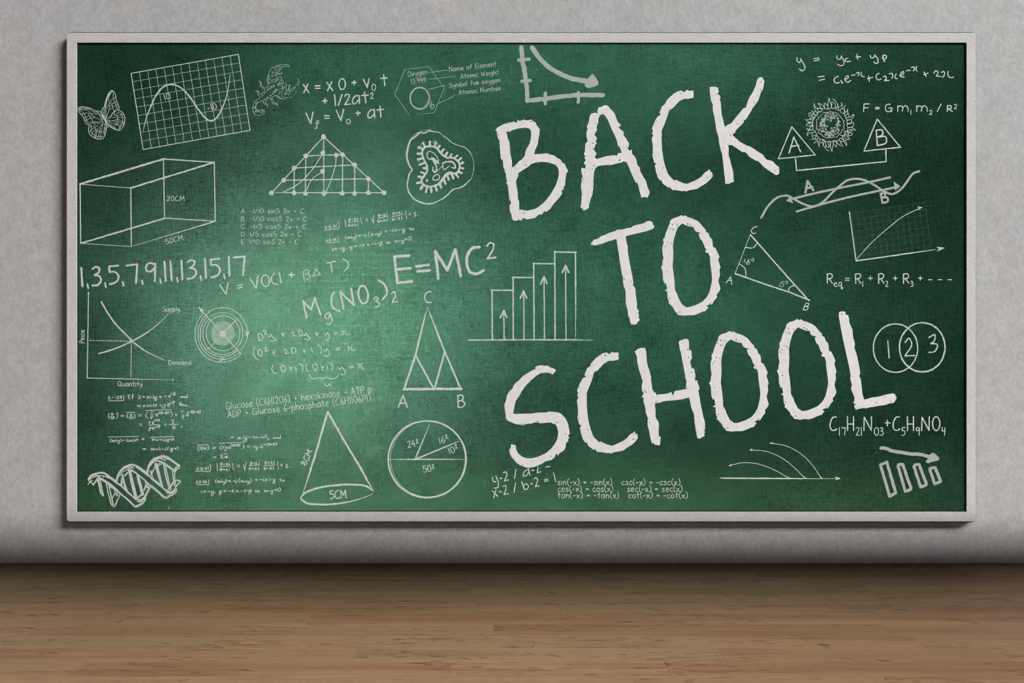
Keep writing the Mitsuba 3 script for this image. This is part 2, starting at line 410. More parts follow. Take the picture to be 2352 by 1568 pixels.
GLYPHS = {
 'A': (.50, 'L0,0 .26,1 .5,0;L.08,.34 .43,.36'), 'B': (.48, 'L.04,0 .04,1;.04,1 .3,.99 .38,.8 .28,.6 .05,.52;.05,.52 .35,.5 .46,.27 .32,.04 .04,0'),
 'C': (.52, '.48,.97 .3,.98 .1,.75 .03,.4 .12,.08 .3,.0 .5,.12'), 'D': (.5, 'L.05,0 .05,1;.05,1 .3,.92 .48,.5 .32,.1 .05,0'),
 'E': (.42, 'L.4,.98 .05,.97 .05,.01 .42,.02;L.05,.5 .36,.52'), 'F': (.42, 'L.4,1 .05,1 .05,0;L.05,.52 .34,.54'),
 'G': (.56, '.5,.92 .3,1 .08,.75 .03,.38 .15,.05 .35,.02 .5,.14;L.52,.0 .53,.42 .3,.42'), 'H': (.5, 'L.04,0 .04,1;L.46,0 .46,1;L.04,.48 .46,.5'),
 'M': (.62, 'L.03,0 .08,1 .32,.35 .54,1 .6,0'), 'N': (.5, 'L.03,0 .05,1 .45,.02 .47,1'), 'O': (.5, 'E.25,.5 .22,.5'),
 'P': (.46, 'L.04,0 .05,1;.05,1 .32,.98 .44,.76 .32,.52 .05,.46'), 'Q': (.6, 'E.27,.5 .24,.5;L.36,.25 .56,-.08'),
 'R': (.46, 'L.04,0 .05,1;.05,1 .32,.98 .44,.76 .32,.52 .05,.46;L.2,.48 .46,0'), 'r': (.38, 'L.05,0 .05,.64;.05,.64 .26,.62 .33,.48 .24,.34 .05,.3;L.15,.3 .37,0'),
 'S': (.45, '.42,.92 .25,1 .06,.85 .08,.62 .3,.48 .42,.28 .36,.06 .18,0 .02,.1'), 'T': (.5, 'L0,.98 .5,1;L.26,1 .24,0'), 'V': (.5, 'L0,1 .26,0 .48,1'),
 'W': (.66, 'L0,1 .17,0 .34,.75 .48,0 .66,1'), 'a': (.45, '.4,.6 .2,.64 .04,.4 .05,.1 .2,0 .36,.2 .4,.58;L.4,.62 .42,0'),
 'b': (.42, 'L.04,1 .05,0;.05,.35 .22,.62 .4,.42 .34,.08 .18,0 .05,.1'), 'c': (.4, '.38,.56 .22,.62 .05,.35 .1,.06 .25,0 .4,.1'),
 'd': (.44, 'L.4,1 .4,0;.4,.4 .25,.62 .05,.35 .1,.05 .25,.02 .4,.25'), 'e': (.42, '.05,.34 .3,.33 .38,.42 .32,.6 .2,.63 .05,.35 .12,.05 .26,0 .4,.1'),
 'f': (.36, '.36,.92 .24,1 .16,.8 .15,0;L.02,.56 .32,.58'), 'g': (.42, '.38,.55 .2,.62 .04,.35 .12,.06 .28,.08 .38,.35;.38,.6 .4,-.1 .3,-.34 .12,-.34 .06,-.22'),
 'h': (.44, 'L.04,1 .05,0;.05,.3 .22,.6 .36,.5 .4,0'), 'i': (.13, 'L.06,.68 .07,0'), 'k': (.42, 'L.04,1 .05,0;L.38,.62 .06,.26 .4,0'), 'l': (.13, 'L.06,1 .07,0'),
 'm': (.62, 'L.04,.62 .04,0;.04,.35 .18,.6 .3,.5 .31,0;.31,.35 .44,.6 .56,.5 .6,0'), 'n': (.42, 'L.04,.62 .05,0;.05,.3 .2,.6 .34,.5 .38,0'),
 'o': (.44, 'E.22,.31 .19,.31'), 'p': (.42, 'L.05,.62 .06,-.36;.05,.4 .2,.62 .38,.45 .34,.1 .2,0 .06,.1'), 's': (.36, '.33,.55 .2,.62 .06,.5 .14,.36 .3,.26 .32,.08 .18,0 .02,.07'),
 't': (.36, 'L.18,.95 .18,0;L.02,.62 .34,.64'), 'u': (.42, '.04,.62 .05,.15 .18,0 .34,.2 .37,.6;L.37,.62 .4,0'), 'x': (.42, 'L.02,.6 .4,0;L.38,.62 .03,.0'),
 'y': (.42, '.02,.6 .06,.25 .2,.15 .36,.5;.38,.62 .36,-.1 .24,-.36 .06,-.3'), '0': (.46, 'E.23,.5 .2,.5'), '1': (.14, 'L.06,1 .08,0'),
 '2': (.44, '.04,.8 .15,.98 .32,.96 .38,.75 .2,.3 .03,0;L.03,0 .42,.02'), '3': (.42, '.06,.9 .22,1 .38,.82 .3,.6 .16,.54;.16,.54 .36,.44 .4,.2 .24,0 .04,.06'),
 '4': (.44, 'L.3,1 .02,.38 .44,.4;L.36,.7 .36,0'), '5': (.44, 'L.4,1 .08,.98 .06,.56;.06,.56 .28,.62 .42,.4 .36,.1 .2,0 .03,.06'),
 '6': (.4, '.3,1 .1,.6 .04,.25 .14,.02 .32,.04 .38,.28 .26,.45 .08,.3'), '7': (.46, 'L.02,.98 .44,1 .3,0'), '8': (.42, '.22,.55 .06,.75 .2,1 .36,.8 .22,.55 .04,.28 .2,0 .4,.25 .22,.55'),
 '9': (.42, '.38,.85 .2,1 .05,.75 .14,.5 .32,.58 .38,.9;L.39,.95 .36,0'), '+': (.4, 'L.04,.42 .36,.42;L.2,.26 .2,.6'), '=': (.4, 'L.05,.5 .35,.5;L.05,.34 .35,.34'),
 '-': (.34, 'L.03,.38 .3,.38'), '(': (.24, '.2,1.1 .06,.75 .05,.25 .2,-.12'), ')': (.24, '.04,1.1 .18,.75 .19,.25 .04,-.12'), '/': (.36, 'L.34,1 .02,0'),
 '.': (.12, 'L.05,.02 .07,.0'), ',': (.14, 'L.08,.10 .05,-.14'), '%': (.42, 'L.04,.95 .36,.98 .02,.05 .38,.06;L.12,.75 .24,.77;L.16,.28 .28,.3'), ' ': (.28, ''),
}
LETTER_GAP = 0.11


def glyph_strokes(ch):
    for part in GLYPHS[ch][1].split(';'):
        if not part:
            continue
        if part[0] == 'L':
            yield nums(part[1:]), False
        elif part[0] == 'E':
            (cx_, cy_), (rx, ry) = nums(part[1:])
            a = np.linspace(0, 2 * math.pi, 13) + 1.2
            yield np.stack([cx_ + rx * np.cos(a), cy_ + ry * np.sin(a)], 1), True
        else:
            yield nums(part), True


class Drawing:
    """Collects the chalk marks of one drawing in pixels of the photographed board; a view maps zoomed coordinates to them."""

    def __init__(self, key, label, material='chalk_line'):
        self.key, self.label, self.material = key, label, material
        self.polys, self.holes, self.groups = [], [], []
        self.view(0, 0, 1)

    def view(self, x0, y0, k, affine=None):
        self.o, self.k, self.affine = np.array([x0, y0], float), k, affine
        return self

    def map(self, p):
        p = np.asarray(p, float) * self.k + self.o
        if self.affine is not None:
            p = p @ self.affine[0].T + self.affine[1]
        return p

    def s(self, text, w, rough=0.22, taper=(0, 0)):
        """Strokes separated by ';'. A leading L keeps corners, D draws dots 'x,y', E an ellipse 'cx,cy rx,ry [tilt,0]'."""
        for part in text.split(';'):
            part = part.strip()
            if not part:
                continue
            if part[0] == 'D':
                for q in nums(part[1:]):
                    self.polys.append(dot(self.map(q), w * 0.62))
                continue
            if part[0] == 'E':
                q = nums(part[1:])
                th = math.radians(q[2, 0]) if len(q) > 2 else 0.0
                a = np.linspace(0, 2 * math.pi, 33) + 0.9
                e = np.stack([q[1, 0] * np.cos(a), q[1, 1] * np.sin(a)], 1)
                e = e @ np.array([[math.cos(th), math.sin(th)], [-math.sin(th), math.cos(th)]]) + q[0]
                pts = spline(self.map(e))
            elif part[0] == 'L':
                pts = lines(self.map(nums(part[1:])))
            else:
                pts = spline(self.map(nums(part)))
            self.polys += ribbon(pts, w, rough, taper)
        return self

    def fill(self, text, rough=0.5, smooth=False):
        p = self.map(nums(text))
        p = np.vstack([p, p[:1]])
        q = spline(p, 1.2) if smooth else lines(p, 1.2)
        n = len(q)
        r = np.random.RandomState(n * 7 + int(q[0, 0]))
        q = q[:-1] + r.uniform(-rough, rough, (n - 1, 2)) * 0.6
        if np.sum(q[:, 0] * np.roll(q[:, 1], -1) - np.roll(q[:, 0], -1) * q[:, 1]) < 0:
            q = q[::-1]
        self.polys.append(q)
        return self

    def hole(self, text, rough=0.5):
        p = self.map(nums(text))
        q = lines(np.vstack([p, p[:1]]), 1.6)
        r = np.random.RandomState(len(q))
        self.holes.append(q[:-1] + r.uniform(-rough, rough, (len(q) - 1, 2)) * 0.6)
        return self

    def specks(self, text):
        for x, y, r in nums(text):
            self.holes.append(dot(self.map((x, y)), r * self.k, 8))
        return self

    def text(self, t, x0, y0, x1, y1, h, w, rough=0.18):
        """A line of hand lettering from baseline point 0 to baseline point 1, capitals h tall (zoomed pixels), pen w (board pixels)."""
        p0, p1 = np.array([x0, y0], float), np.array([x1, y1], float)
        L = np.linalg.norm(p1 - p0)
        d = (p1 - p0) / L
        up = np.array([d[1], -d[0]])
        total = sum(GLYPHS[c][0] for c in t) + LETTER_GAP * (len(t) - 1)
        k = L / total
        u = 0.0
        for c in t:
            for pts, sm in glyph_strokes(c):
                q = p0 + d * ((u + pts[:, :1]) * k) + up * (pts[:, 1:] * h)
                q = self.map(q)
                self.polys += ribbon(spline(q, 0.8) if sm else lines(q, 0.8), w, rough)
            u += GLYPHS[c][0] + LETTER_GAP
        return self

    def sub(self, name):
        """What follows is a piece of its own within this drawing."""
        self.groups.append((name, len(self.polys)))
        return self

    def section(self, polys=None):
        def clean(ps):
            return [p[np.r_[True, np.linalg.norm(np.diff(p, axis=0), axis=1) > 1e-4]].tolist() for p in ps if len(p) > 2]
        cs = m3.CrossSection(clean(self.polys if polys is None else polys), m3.FillRule.NonZero)
        if self.holes:
            cs = cs - m3.CrossSection(clean(self.holes), m3.FillRule.NonZero)
        return cs.simplify(0.06)

    def write(self, key, cs):
        cs = cs.scale((S, -S)).translate((-1176 * S, CAM_Z + 784 * S))
        scene[key] = mikit.ply(flip(cs.extrude(CHALK_H + 0.0002).translate((0, 0, -Y_PANEL - 0.0002))), self.material)

    def build(self, split=None):
        """split: every separate character of 9 pixels or more becomes a piece; smaller marks (dots, bars) join the nearest one."""
        labels[self.key] = {'label': self.label}
        DRAWINGS.append(self)
        names = {}
        def put(name, cs):
            k = names.get(name, 0)
            names[name] = k + 1
            self.write(self.key + '__' + name + (f'_{k:03d}' if k else ''), cs)
        if self.groups:
            if self.groups[0][1] > 0:
                self.write(self.key, self.section(self.polys[:self.groups[0][1]]))
            ends = [g[1] for g in self.groups[1:]] + [len(self.polys)]
            for (name, a), b in zip(self.groups, ends):
                put(name, self.section(self.polys[a:b]))
        elif split:
            comps = self.section().decompose()
            bb = [c.bounds() for c in comps]
            big = [i for i, b in enumerate(bb) if max(b[2] - b[0], b[3] - b[1]) >= 9]
            big.sort(key=lambda i: (round(bb[i][3] / 30), bb[i][0]))
            join = {i: [comps[i]] for i in big}
            for i, b in enumerate(bb):
                if i not in join:
                    def gap(j):
                        q = bb[j]
                        return max(q[0] - b[2], b[0] - q[2], 0) + max(q[1] - b[3], b[1] - q[3], 0) + 0.02 * abs((q[0] + q[2] - b[0] - b[2]) / 2)
                    join[min(big, key=gap)].append(comps[i])
            for i in big:
                put(split, m3.CrossSection.compose(join[i]) if len(join[i]) > 1 else join[i][0])
        else:
            self.write(self.key, self.section())


DRAWINGS = []

# ---------------------------------------------------------------- the headline, letter by letter
LETTERS = {
 'B': ((1130, 230, .18487),
  "40,370 75,335 140,300 175,292 200,275 225,280 260,265 312,278 315,250 350,258 390,240 440,250 490,240 515,262 550,285 555,312 595,360 588,430 575,500 570,545 540,610 525,672 600,668 680,658 720,675 780,688 810,720 850,735 880,780 900,785 920,830 948,882 925,905 915,980 905,1060 888,1085 893,1112 862,1122 875,1160 830,1220 775,1280 740,1320 730,1345 680,1385 650,1382 615,1425 590,1415 530,1465 420,1482 415,1465 375,1470 370,1495 320,1485 310,1498 265,1495 245,1465 240,1420 220,1370 218,1310 240,1272 215,1230 208,1160 195,1060 175,1018 195,1012 178,980 172,905 155,888 160,870 140,830 135,750 108,725 100,620 92,520 100,508 82,490 65,440 60,390",
  ["182,400 190,385 215,392 250,375 330,350 420,342 460,352 482,380 487,430 480,490 465,545 430,600 412,650 410,685 370,740 345,748 300,800 270,828 248,830 250,760 240,710 230,670 218,520 200,490",
   "328,905 380,870 460,820 475,800 540,775 610,764 680,770 770,795 800,815 825,855 830,910 820,980 790,1060 740,1150 690,1220 640,1275 580,1325 520,1355 440,1373 350,1358 338,1362 338,1260 322,1225 320,1140 305,1060 297,1005 330,935"],
  "198,293,8 488,265,8 78,428,8 420,806,7 293,832,6 290,850,6 272,882,4 305,892,4 297,955,5 398,1400,8 367,1415,4"),
 'A': ((1310, 230, .16584),
  "380,105 430,92 475,67 520,78 540,105 600,165 632,220 630,240 662,310 690,325 700,360 668,372 690,400 740,440 738,490 770,525 815,600 805,655 780,655 800,672 820,700 850,682 858,752 888,770 915,830 925,890 965,940 962,970 1010,1060 1050,1120 1070,1210 1098,1260 1100,1290 1080,1320 1070,1352 1035,1340 985,1350 960,1270 940,1180 920,1138 905,1145 870,1070 830,980 795,890 770,855 735,847 720,860 640,880 570,898 480,900 390,910 345,945 328,1000 320,1120 320,1200 305,1310 278,1370 275,1400 260,1440 260,1480 240,1508 180,1530 165,1505 138,1482 148,1440 155,1320 162,1300 145,1200 150,1140 165,1130 152,1098 170,1060 150,985 150,935 190,940 215,950 205,930 212,905 185,875 212,830 195,795 205,780 185,742 200,720 208,600 240,568 225,510 225,480 218,462 238,400 228,370 255,300 268,220 290,188 320,178 385,175 368,150 388,125",
  ["445,190 480,215 505,255 525,290 570,400 620,500 650,580 655,632 675,640 708,715 705,735 665,730 645,768 600,760 520,770 430,795 370,812 345,805 345,770 365,740 318,672 340,655 345,610 368,603 352,570 370,530 345,490 328,490 372,410 362,380 385,310 390,260 405,210",
   "292,600 310,590 325,592 322,600 305,602", "665,835 685,822 703,820 690,835 672,843"],
  "357,325,7 280,385,7 222,773,7 325,790,5 332,895,7 318,918,7 306,953,7 200,1007,7 182,1096,7 302,1190,7 255,1390,7 182,1505,7"),
 'C': ((1480, 190, .16575),
  "680,110 610,110 590,95 555,132 510,108 465,118 410,150 350,200 300,255 290,290 240,330 232,370 215,380 222,400 205,412 228,445 190,460 150,520 120,590 105,630 120,680 105,700 125,735 102,765 115,870 118,970 108,1000 135,1105 165,1118 143,1150 165,1250 190,1320 225,1362 238,1340 255,1400 345,1462 345,1435 390,1490 420,1485 530,1505 545,1495 580,1508 610,1492 740,1468 790,1430 860,1390 910,1345 948,1300 940,1240 912,1232 910,1205 893,1198 885,1218 840,1240 800,1290 740,1335 680,1362 595,1400 540,1390 490,1370 435,1340 412,1355 330,1270 290,1160 262,1050 247,930 240,800 240,665 280,570 320,460 340,390 355,368 382,365 480,260 550,222 590,225 682,208",
  [], "497,148,9 167,522,7 140,590,7 160,828,4 144,1020,7 256,1178,8 810,1305,5 876,1310,8 915,1302,6"),
 'K': ((1610, 160, .17227),
  "112,235 150,227 200,230 225,240 237,300 215,325 245,335 260,370 250,410 262,425 275,600 290,640 315,760 340,750 350,738 410,710 460,640 520,570 570,510 600,508 603,470 615,450 630,400 690,300 735,200 740,150 760,125 765,108 810,98 848,155 835,215 825,270 805,290 785,350 760,420 690,510 670,550 600,665 575,675 565,710 520,755 470,800 455,840 420,865 460,910 520,960 600,1005 660,1025 740,1078 820,1130 870,1195 955,1218 1000,1270 1042,1298 1045,1335 1040,1390 1000,1408 890,1335 830,1290 760,1215 740,1218 645,1162 595,1100 550,1098 420,1010 385,1003 360,1020 370,1045 368,1130 385,1190 410,1290 430,1360 435,1470 440,1490 370,1522 322,1518 318,1440 300,1300 280,1110 265,1085 240,970 235,900 210,832 200,760 180,640 155,520 157,460 135,420 118,300",
  [], "800,165,8 798,270,8 713,437,8 483,722,8 518,712,6 378,830,5 391,880,8 360,995,7 385,1386,7 362,1492,7 979,1340,8 1018,1330,6"),
 'T': ((1340, 490, .17225),
  "98,400 140,350 180,342 215,322 230,305 290,285 350,255 420,237 450,215 510,215 550,208 600,190 630,193 675,160 740,145 800,133 850,103 885,100 920,115 930,150 947,180 930,205 850,235 720,265 565,302 570,360 590,440 592,470 590,490 610,620 630,720 655,850 668,935 655,950 690,990 700,1100 715,1200 712,1260 740,1300 728,1330 740,1345 738,1395 755,1420 720,1450 710,1478 640,1482 620,1440 615,1400 595,1360 590,1290 565,1200 562,1050 552,995 540,985 522,875 530,860 510,800 490,670 470,540 440,342 340,370 230,410 150,428 108,418",
  [], "542,878,9 634,905,8 640,1376,5"),
 'O': ((1500, 480, .16575),
  "390,82 420,100 440,85 475,108 540,130 600,155 640,185 690,245 735,290 733,322 765,328 790,395 820,420 832,528 860,535 885,580 920,660 903,705 935,810 920,840 928,900 905,1000 935,1100 910,1150 880,1180 888,1220 860,1250 815,1322 780,1318 735,1345 768,1358 730,1410 680,1425 600,1460 560,1472 480,1470 430,1478 340,1465 335,1442 295,1410 290,1380 235,1320 208,1300 222,1285 200,1230 195,1140 160,1132 195,1105 185,1060 175,1020 162,1040 138,985 130,850 105,800 125,785 135,700 145,690 128,600 128,520 145,470 138,420 165,380 180,315 210,245 230,200 240,155 275,130 350,105",
  ["400,200 440,218 500,242 560,250 580,300 610,320 655,325 630,345 650,415 680,440 720,540 740,555 722,585 735,605 765,608 785,660 790,740 805,850 818,960 805,1050 780,1150 740,1225 680,1285 600,1325 520,1352 460,1360 395,1315 370,1265 345,1215 340,1190 303,1120 300,1040 285,900 270,790 278,700 280,620 275,500 290,410 310,340 340,260"],
  "268,215,9 337,222,8 230,260,7 267,284,8 287,280,7 245,210,4 483,205,10 518,225,8 205,453,8 250,466,8 178,513,8 154,541,8 242,650,5 186,868,8 234,1236,8 363,1427,8 390,1422,5 793,1302,8 878,610,6"),
 'S': ((1140, 820, .17226),
  "795,175 770,210 745,232 720,212 650,205 590,215 530,250 450,320 380,395 330,470 300,525 260,580 245,640 235,700 222,745 250,758 400,750 460,753 560,738 680,735 690,722 750,728 820,735 865,755 920,810 955,880 975,980 980,1025 955,1045 975,1065 958,1095 962,1120 930,1140 925,1195 905,1240 840,1280 825,1315 800,1288 785,1300 788,1325 735,1370 655,1388 600,1425 500,1465 440,1473 390,1470 300,1430 250,1390 240,1370 200,1330 180,1280 170,1235 200,1190 190,1170 215,1162 258,1175 265,1230 290,1280 340,1325 400,1347 470,1348 560,1325 660,1280 730,1220 790,1140 820,1060 825,1000 810,930 785,890 745,885 730,868 580,882 550,870 500,870 470,885 400,890 345,912 325,900 250,890 140,840 122,800 130,785 115,720 105,640 125,590 145,500 180,445 215,425 230,375 260,340 290,320 350,255 420,210 495,165 525,165 515,140 545,115 600,107 640,115 680,112 730,140 770,152",
  [], "349,895,8 364,880,7 551,858,9 809,868,9 925,1024,8 924,1079,4 729,1318,8 688,1345,5 352,1433,8 217,1325,4"),
 'H': ((1440, 760, .17857),
  "100,265 140,230 190,213 215,220 228,212 250,265 252,350 260,420 290,510 312,590 308,630 322,700 325,740 350,790 372,790 380,825 400,815 520,805 575,782 578,810 595,828 615,770 720,755 735,743 778,745 758,730 765,630 752,610 735,500 700,320 690,260 680,240 665,140 680,120 760,98 790,110 798,140 800,240 820,245 830,260 832,300 837,345 812,395 832,480 865,482 882,580 875,600 880,640 908,632 905,665 925,700 935,745 920,755 940,900 970,1040 985,1120 1002,1160 1005,1260 990,1275 1005,1300 992,1320 1002,1345 935,1385 905,1375 885,1280 870,1180 860,1065 830,1000 802,865 790,857 700,880 600,890 550,895 455,905 445,918 365,928 358,945 368,1020 368,1110 400,1160 412,1200 408,1260 410,1345 435,1362 430,1400 425,1470 360,1465 345,1440 320,1445 300,1370 285,1290 265,1210 265,1140 272,1130 238,1040 238,990 212,910 215,860 188,850 215,800 190,760 190,700 203,650 190,610 150,480 130,390 128,330",
  [], "230,767,8 243,785,7 563,865,8 374,902,7 327,940,5 304,967,5 288,1143,5 295,1175,8 772,238,8 795,342,8 836,532,8 752,182,5 905,790,5 800,245,6"),
 'L': ((1900, 695, .17225),
  "155,130 170,118 230,112 248,140 245,162 278,165 298,235 290,255 338,360 345,460 368,545 362,600 400,715 425,840 442,940 425,975 445,1010 458,1100 465,1190 480,1255 495,1288 530,1285 580,1265 720,1245 800,1218 880,1208 905,1220 912,1245 925,1255 922,1285 885,1335 820,1345 770,1365 720,1368 640,1385 580,1392 510,1410 480,1405 420,1415 380,1430 360,1385 355,1370 388,1358 352,1345 352,1310 365,1270 350,1230 315,1150 328,1090 305,1010 312,980 300,900 270,760 240,630 205,470 165,250 152,180",
  [], "192,150,8 762,1255,8 655,1330,8 851,1318,8 410,1402,8 360,1303,6 497,1405,6"),
}
words = [('BACK', [('B', 0, 0), ('A', 0, 0), ('C', 0, 0), ('K', 0, 0)]), ('TO', [('T', 0, 0), ('O', 0, 0)]),
         ('SCHOOL', [('S', 0, 0), ('C', -172, 601.3), ('H', 0, 0), ('O', 110.8, 266), ('O', 266.5, 238.5), ('L', 0, 0)])]
ORD = {('TO', 1): 'O of TO', ('BACK', 2): 'C of BACK', ('SCHOOL', 1): 'C of SCHOOL', ('SCHOOL', 3): 'first O of SCHOOL', ('SCHOOL', 4): 'second O of SCHOOL'}
n = 0
for word, seq in words:
    for i, (ch, dx, dy) in enumerate(seq):
        (ox, oy, k), outline, inner, sp = LETTERS[ch]
        d = Drawing('chalkboard__headline__letter' + (f'_{n:03d}' if n else ''), 'large white chalk ' + ORD.get((word, i), f'{ch} of {word}'), 'chalk_solid').view(ox + dx, oy + dy, k)
        d.fill(outline, 0.45)
        for q in inner:
            d.hole(q, 0.4)
        d.specks(sp)
        d.build()
        n += 1
labels['chalkboard__headline'] = {'label': 'big white chalk headline BACK TO SCHOOL'}

# ---------------------------------------------------------------- drawings, upper left
d = Drawing('chalkboard__butterfly', 'thin chalk drawing of a butterfly with veined wings at the upper left').view(175, 200, .07973)
d.s("820,900 800,780 810,600 840,430 900,250 960,140 1040,95 1090,140 1130,220 1145,320 1165,410 1210,500 1235,580 1225,660;"
    "860,900 850,700 860,500 900,330 950,220 1010,130;1225,670 1300,700 1370,780 1405,880 1395,1000 1370,1110 1310,1190 1255,1245 1180,1240 1050,1190 960,1120 870,1000;"
    "760,850 640,740 520,670 400,610 280,580 150,568 75,600 65,660 100,740 160,800 220,890 250,980 300,1060 380,1095;"
    "385,1100 360,1180 360,1270 390,1360 440,1410 520,1460 600,1500 650,1510 700,1495 760,1490 800,1440 850,1300 870,1170 860,1050", 1.4)
d.s("830,560 850,440 900,300 940,200;870,860 930,700 960,560 945,450 940,310 970,220 1040,150 1090,150;1010,130 1040,110 1085,150;"
    "975,440 1040,350 1130,300;970,560 1060,470 1160,420;960,660 1080,560 1200,490;1070,180 1070,290 1090,420 1150,520 1150,620;"
    "960,470 1000,455 1040,520 1050,590 1090,680 1110,720 1090,790;880,620 930,500;1160,560 1185,570 1170,600;"
    "870,885 960,860 1030,770 1110,680 1225,610;870,935 960,900 1020,830 1080,730 1150,680 1225,665;"
    "860,980 960,1110 1060,1180 1180,1215 1250,1225;900,970 950,1060 1050,1120 1130,1180 1050,1150 960,1090;"
    "880,960 1000,965 1130,955 1190,910 1240,870 1320,865 1390,890;1040,860 1100,880 1180,830 1280,805 1380,800;1200,930 1300,970 1390,1010;"
    "1130,970 1250,1010 1370,1050;1050,970 1180,1050 1320,1110;930,965 1010,1040 1130,1070 1280,1150;"
    "1090,800 1150,810 1190,870 1200,960 1180,1050 1110,1120;1140,800 1190,760 1235,710;1300,740 1330,850 1340,960 1310,1070 1270,1150 1215,1210;"
    "1235,740 1300,790;1340,1020 1370,1050 1350,1080;1290,1080 1320,1110;1230,1170 1270,1170 1240,1200;"
    "740,890 620,780 480,695 380,640 260,610 160,600 80,640;400,625 300,600;740,940 600,900 480,830 400,740 300,650 220,620;80,600 110,640 160,605;"
    "85,660 160,650 280,660;100,670 200,740 270,850 300,950 340,1010;160,800 260,755 360,745;240,885 340,845 450,820;260,965 380,910 540,875;"
    "400,760 500,765 590,790;365,750 360,800 400,860 450,930 480,1000;330,1060 420,1015 520,995 640,1000 720,970 770,935;"
    "390,1100 460,1040 560,1025 660,1045 740,1005 790,965;320,1000 340,1010 335,985;"
    "860,1180 850,1290 810,1400 780,1480;820,1140 795,1250 800,1350 820,1280 830,1150 810,1050;790,990 740,1080 660,1170 580,1225;"
    "400,1150 480,1135 540,1110 545,1070 500,1040;390,1290 480,1190 590,1130 625,1080;440,1380 480,1290 560,1220;520,1450 550,1340 580,1240;"
    "560,1470 580,1360 630,1230;640,1480 660,1330 700,1170;690,1480 720,1300 770,1060;430,1080 430,1180 430,1280 480,1350 550,1410 640,1420 780,1420;"
    "540,1150 560,1220 620,1270 700,1290 780,1295;600,1440 620,1490;710,1440 740,1450;540,1440 560,1480", 0.9)
d.s("755,800 800,880 830,940 850,1020 860,1080", 2.6).s("760,860 800,920 840,980;800,840 840,920 870,990", 1.8)
d.s("595,685 660,690 720,730 750,790;780,590 745,650 735,720 750,790", 1.5)
d.s("700,860 760,915;700,885 770,930;870,1070 940,1160;880,1060 930,1180", 0.7)
d.build()

d = Drawing('chalkboard__sine_graph', 'tilted chalk grid with a sine curve marked 10 and -10').view(140, 60, .21259)
tl, tr, br, bl = (np.array(v, float) for v in ((758, 510), (1917, 305), (2043, 1125), (888, 1333)))
def bil(u, v):
    return (tl * (1 - u) + tr * u) * (1 - v) + (bl * (1 - u) + br * u) * v
def ln(a, b):
    return 'L%.1f,%.1f %.1f,%.1f' % (*a, *b)
for i in range(1, 13):
    d.s(ln(bil(i / 13, 0), bil(i / 13, 1)), 0.85)
for i in range(1, 9):
    d.s(ln(bil(0, i / 9), bil(1, i / 9)), 0.85)
d.s(';'.join([ln(tl, tr), ln(tr, br), ln(br, bl), ln(bl, tl)]), 1.9)
d.s("888,1135 930,970 980,850 1040,730 1110,655 1190,630 1270,650 1350,715 1430,820 1500,920 1570,1000 1625,1025 1690,980 1740,890 1790,750 1830,520", 3.4, 0.25, (.18, .25))
d.sub('value').text('10', 1120, 800, 1190, 782, 66, 1.6).sub('value').text('-10', 1590, 918, 1688, 892, 66, 1.6)
d.build()

d = Drawing('chalkboard__scorpion', 'thin chalk outline of a scorpion with raised pincers', 'chalk_soft').view(575, 140, .08293)
d.s("1080,165 1050,115 930,100 780,120 650,170 560,240 520,340 515,440 530,500 560,525 680,525 715,560 670,600 650,575 590,585 520,625;"
    "475,385 490,450 455,520 480,600 505,670;490,400 482,480 500,560 520,625;1080,165 1000,145 920,155 860,200 800,280 720,315 640,310 605,295 615,360 585,435 650,420 700,360 770,335 860,340 890,310;"
    "860,345 840,365 740,370 705,425 780,445 840,440 865,490 850,545 910,555 915,630 970,630 1005,670 985,750 985,815 1035,800 1065,740 1085,670 1120,650;"
    "840,155 770,155 700,190 670,235 690,265 750,245 810,200 840,155;"
    "1120,650 1095,690 1080,770 1040,840 980,880 950,935 1010,910 1075,940 1080,870 1110,800 1160,760 1245,735;1245,735 1200,790 1115,850;"
    "235,555 280,565 300,610 305,675 360,715 415,755 505,670;245,560 270,600 275,700 330,740 395,785 340,880 260,930 215,830 130,840;"
    "190,840 220,950 270,990 185,1080 120,1130 85,1220 65,1300 80,1400 130,1480 230,1505 340,1480 390,1430 385,1370 340,1345 250,1365 190,1350 185,1310;"
    "215,1135 280,1130 310,1105 365,1110 370,1165 430,1215 490,1245 465,1295;490,1220 420,1145 450,1080 550,1035 620,1000 700,950 770,975 830,1030 960,1050;"
    "570,1030 590,1120 630,1185 740,1205 745,1250;610,1020 660,1150 740,1180 755,1230;700,950 760,1010 850,1045 960,1055", 1.15)
d.s("150,1160 190,1140 200,1170 160,1200 150,1160;155,1215 150,1280 130,1300 160,1360 150,1410;190,1360 210,1385 260,1410;130,1420 125,1395 160,1410 240,1400;275,1420 340,1430;E340,1385 14,14", 1.4)
d.s("L100,1300 140,1268", 2.6)
d.s("E750,510 35,28;810,585 830,620 870,600 875,650 830,670 790,660 755,680 760,640 800,620 810,585;E650,690 16,28;E580,728 22,28 20,0;E668,855 26,24;E720,803 28,24;E910,732 32,35;E480,1010 20,14 -30,0;E560,960 18,10 -30,0", 1.4)
d.s("L500,785 530,755;L455,825 485,805;L390,900 410,865;L605,920 640,905;L325,970 345,945;L380,1070 415,1055", 2.2)
d.s("1325,495 1345,540 1330,700;1325,495 1310,600 1270,680 1190,740;1280,830 1230,940;1190,960 1080,1020 960,1010 890,970 870,900 885,810 870,765 810,790 825,850 770,950", 0.7)
d.build()

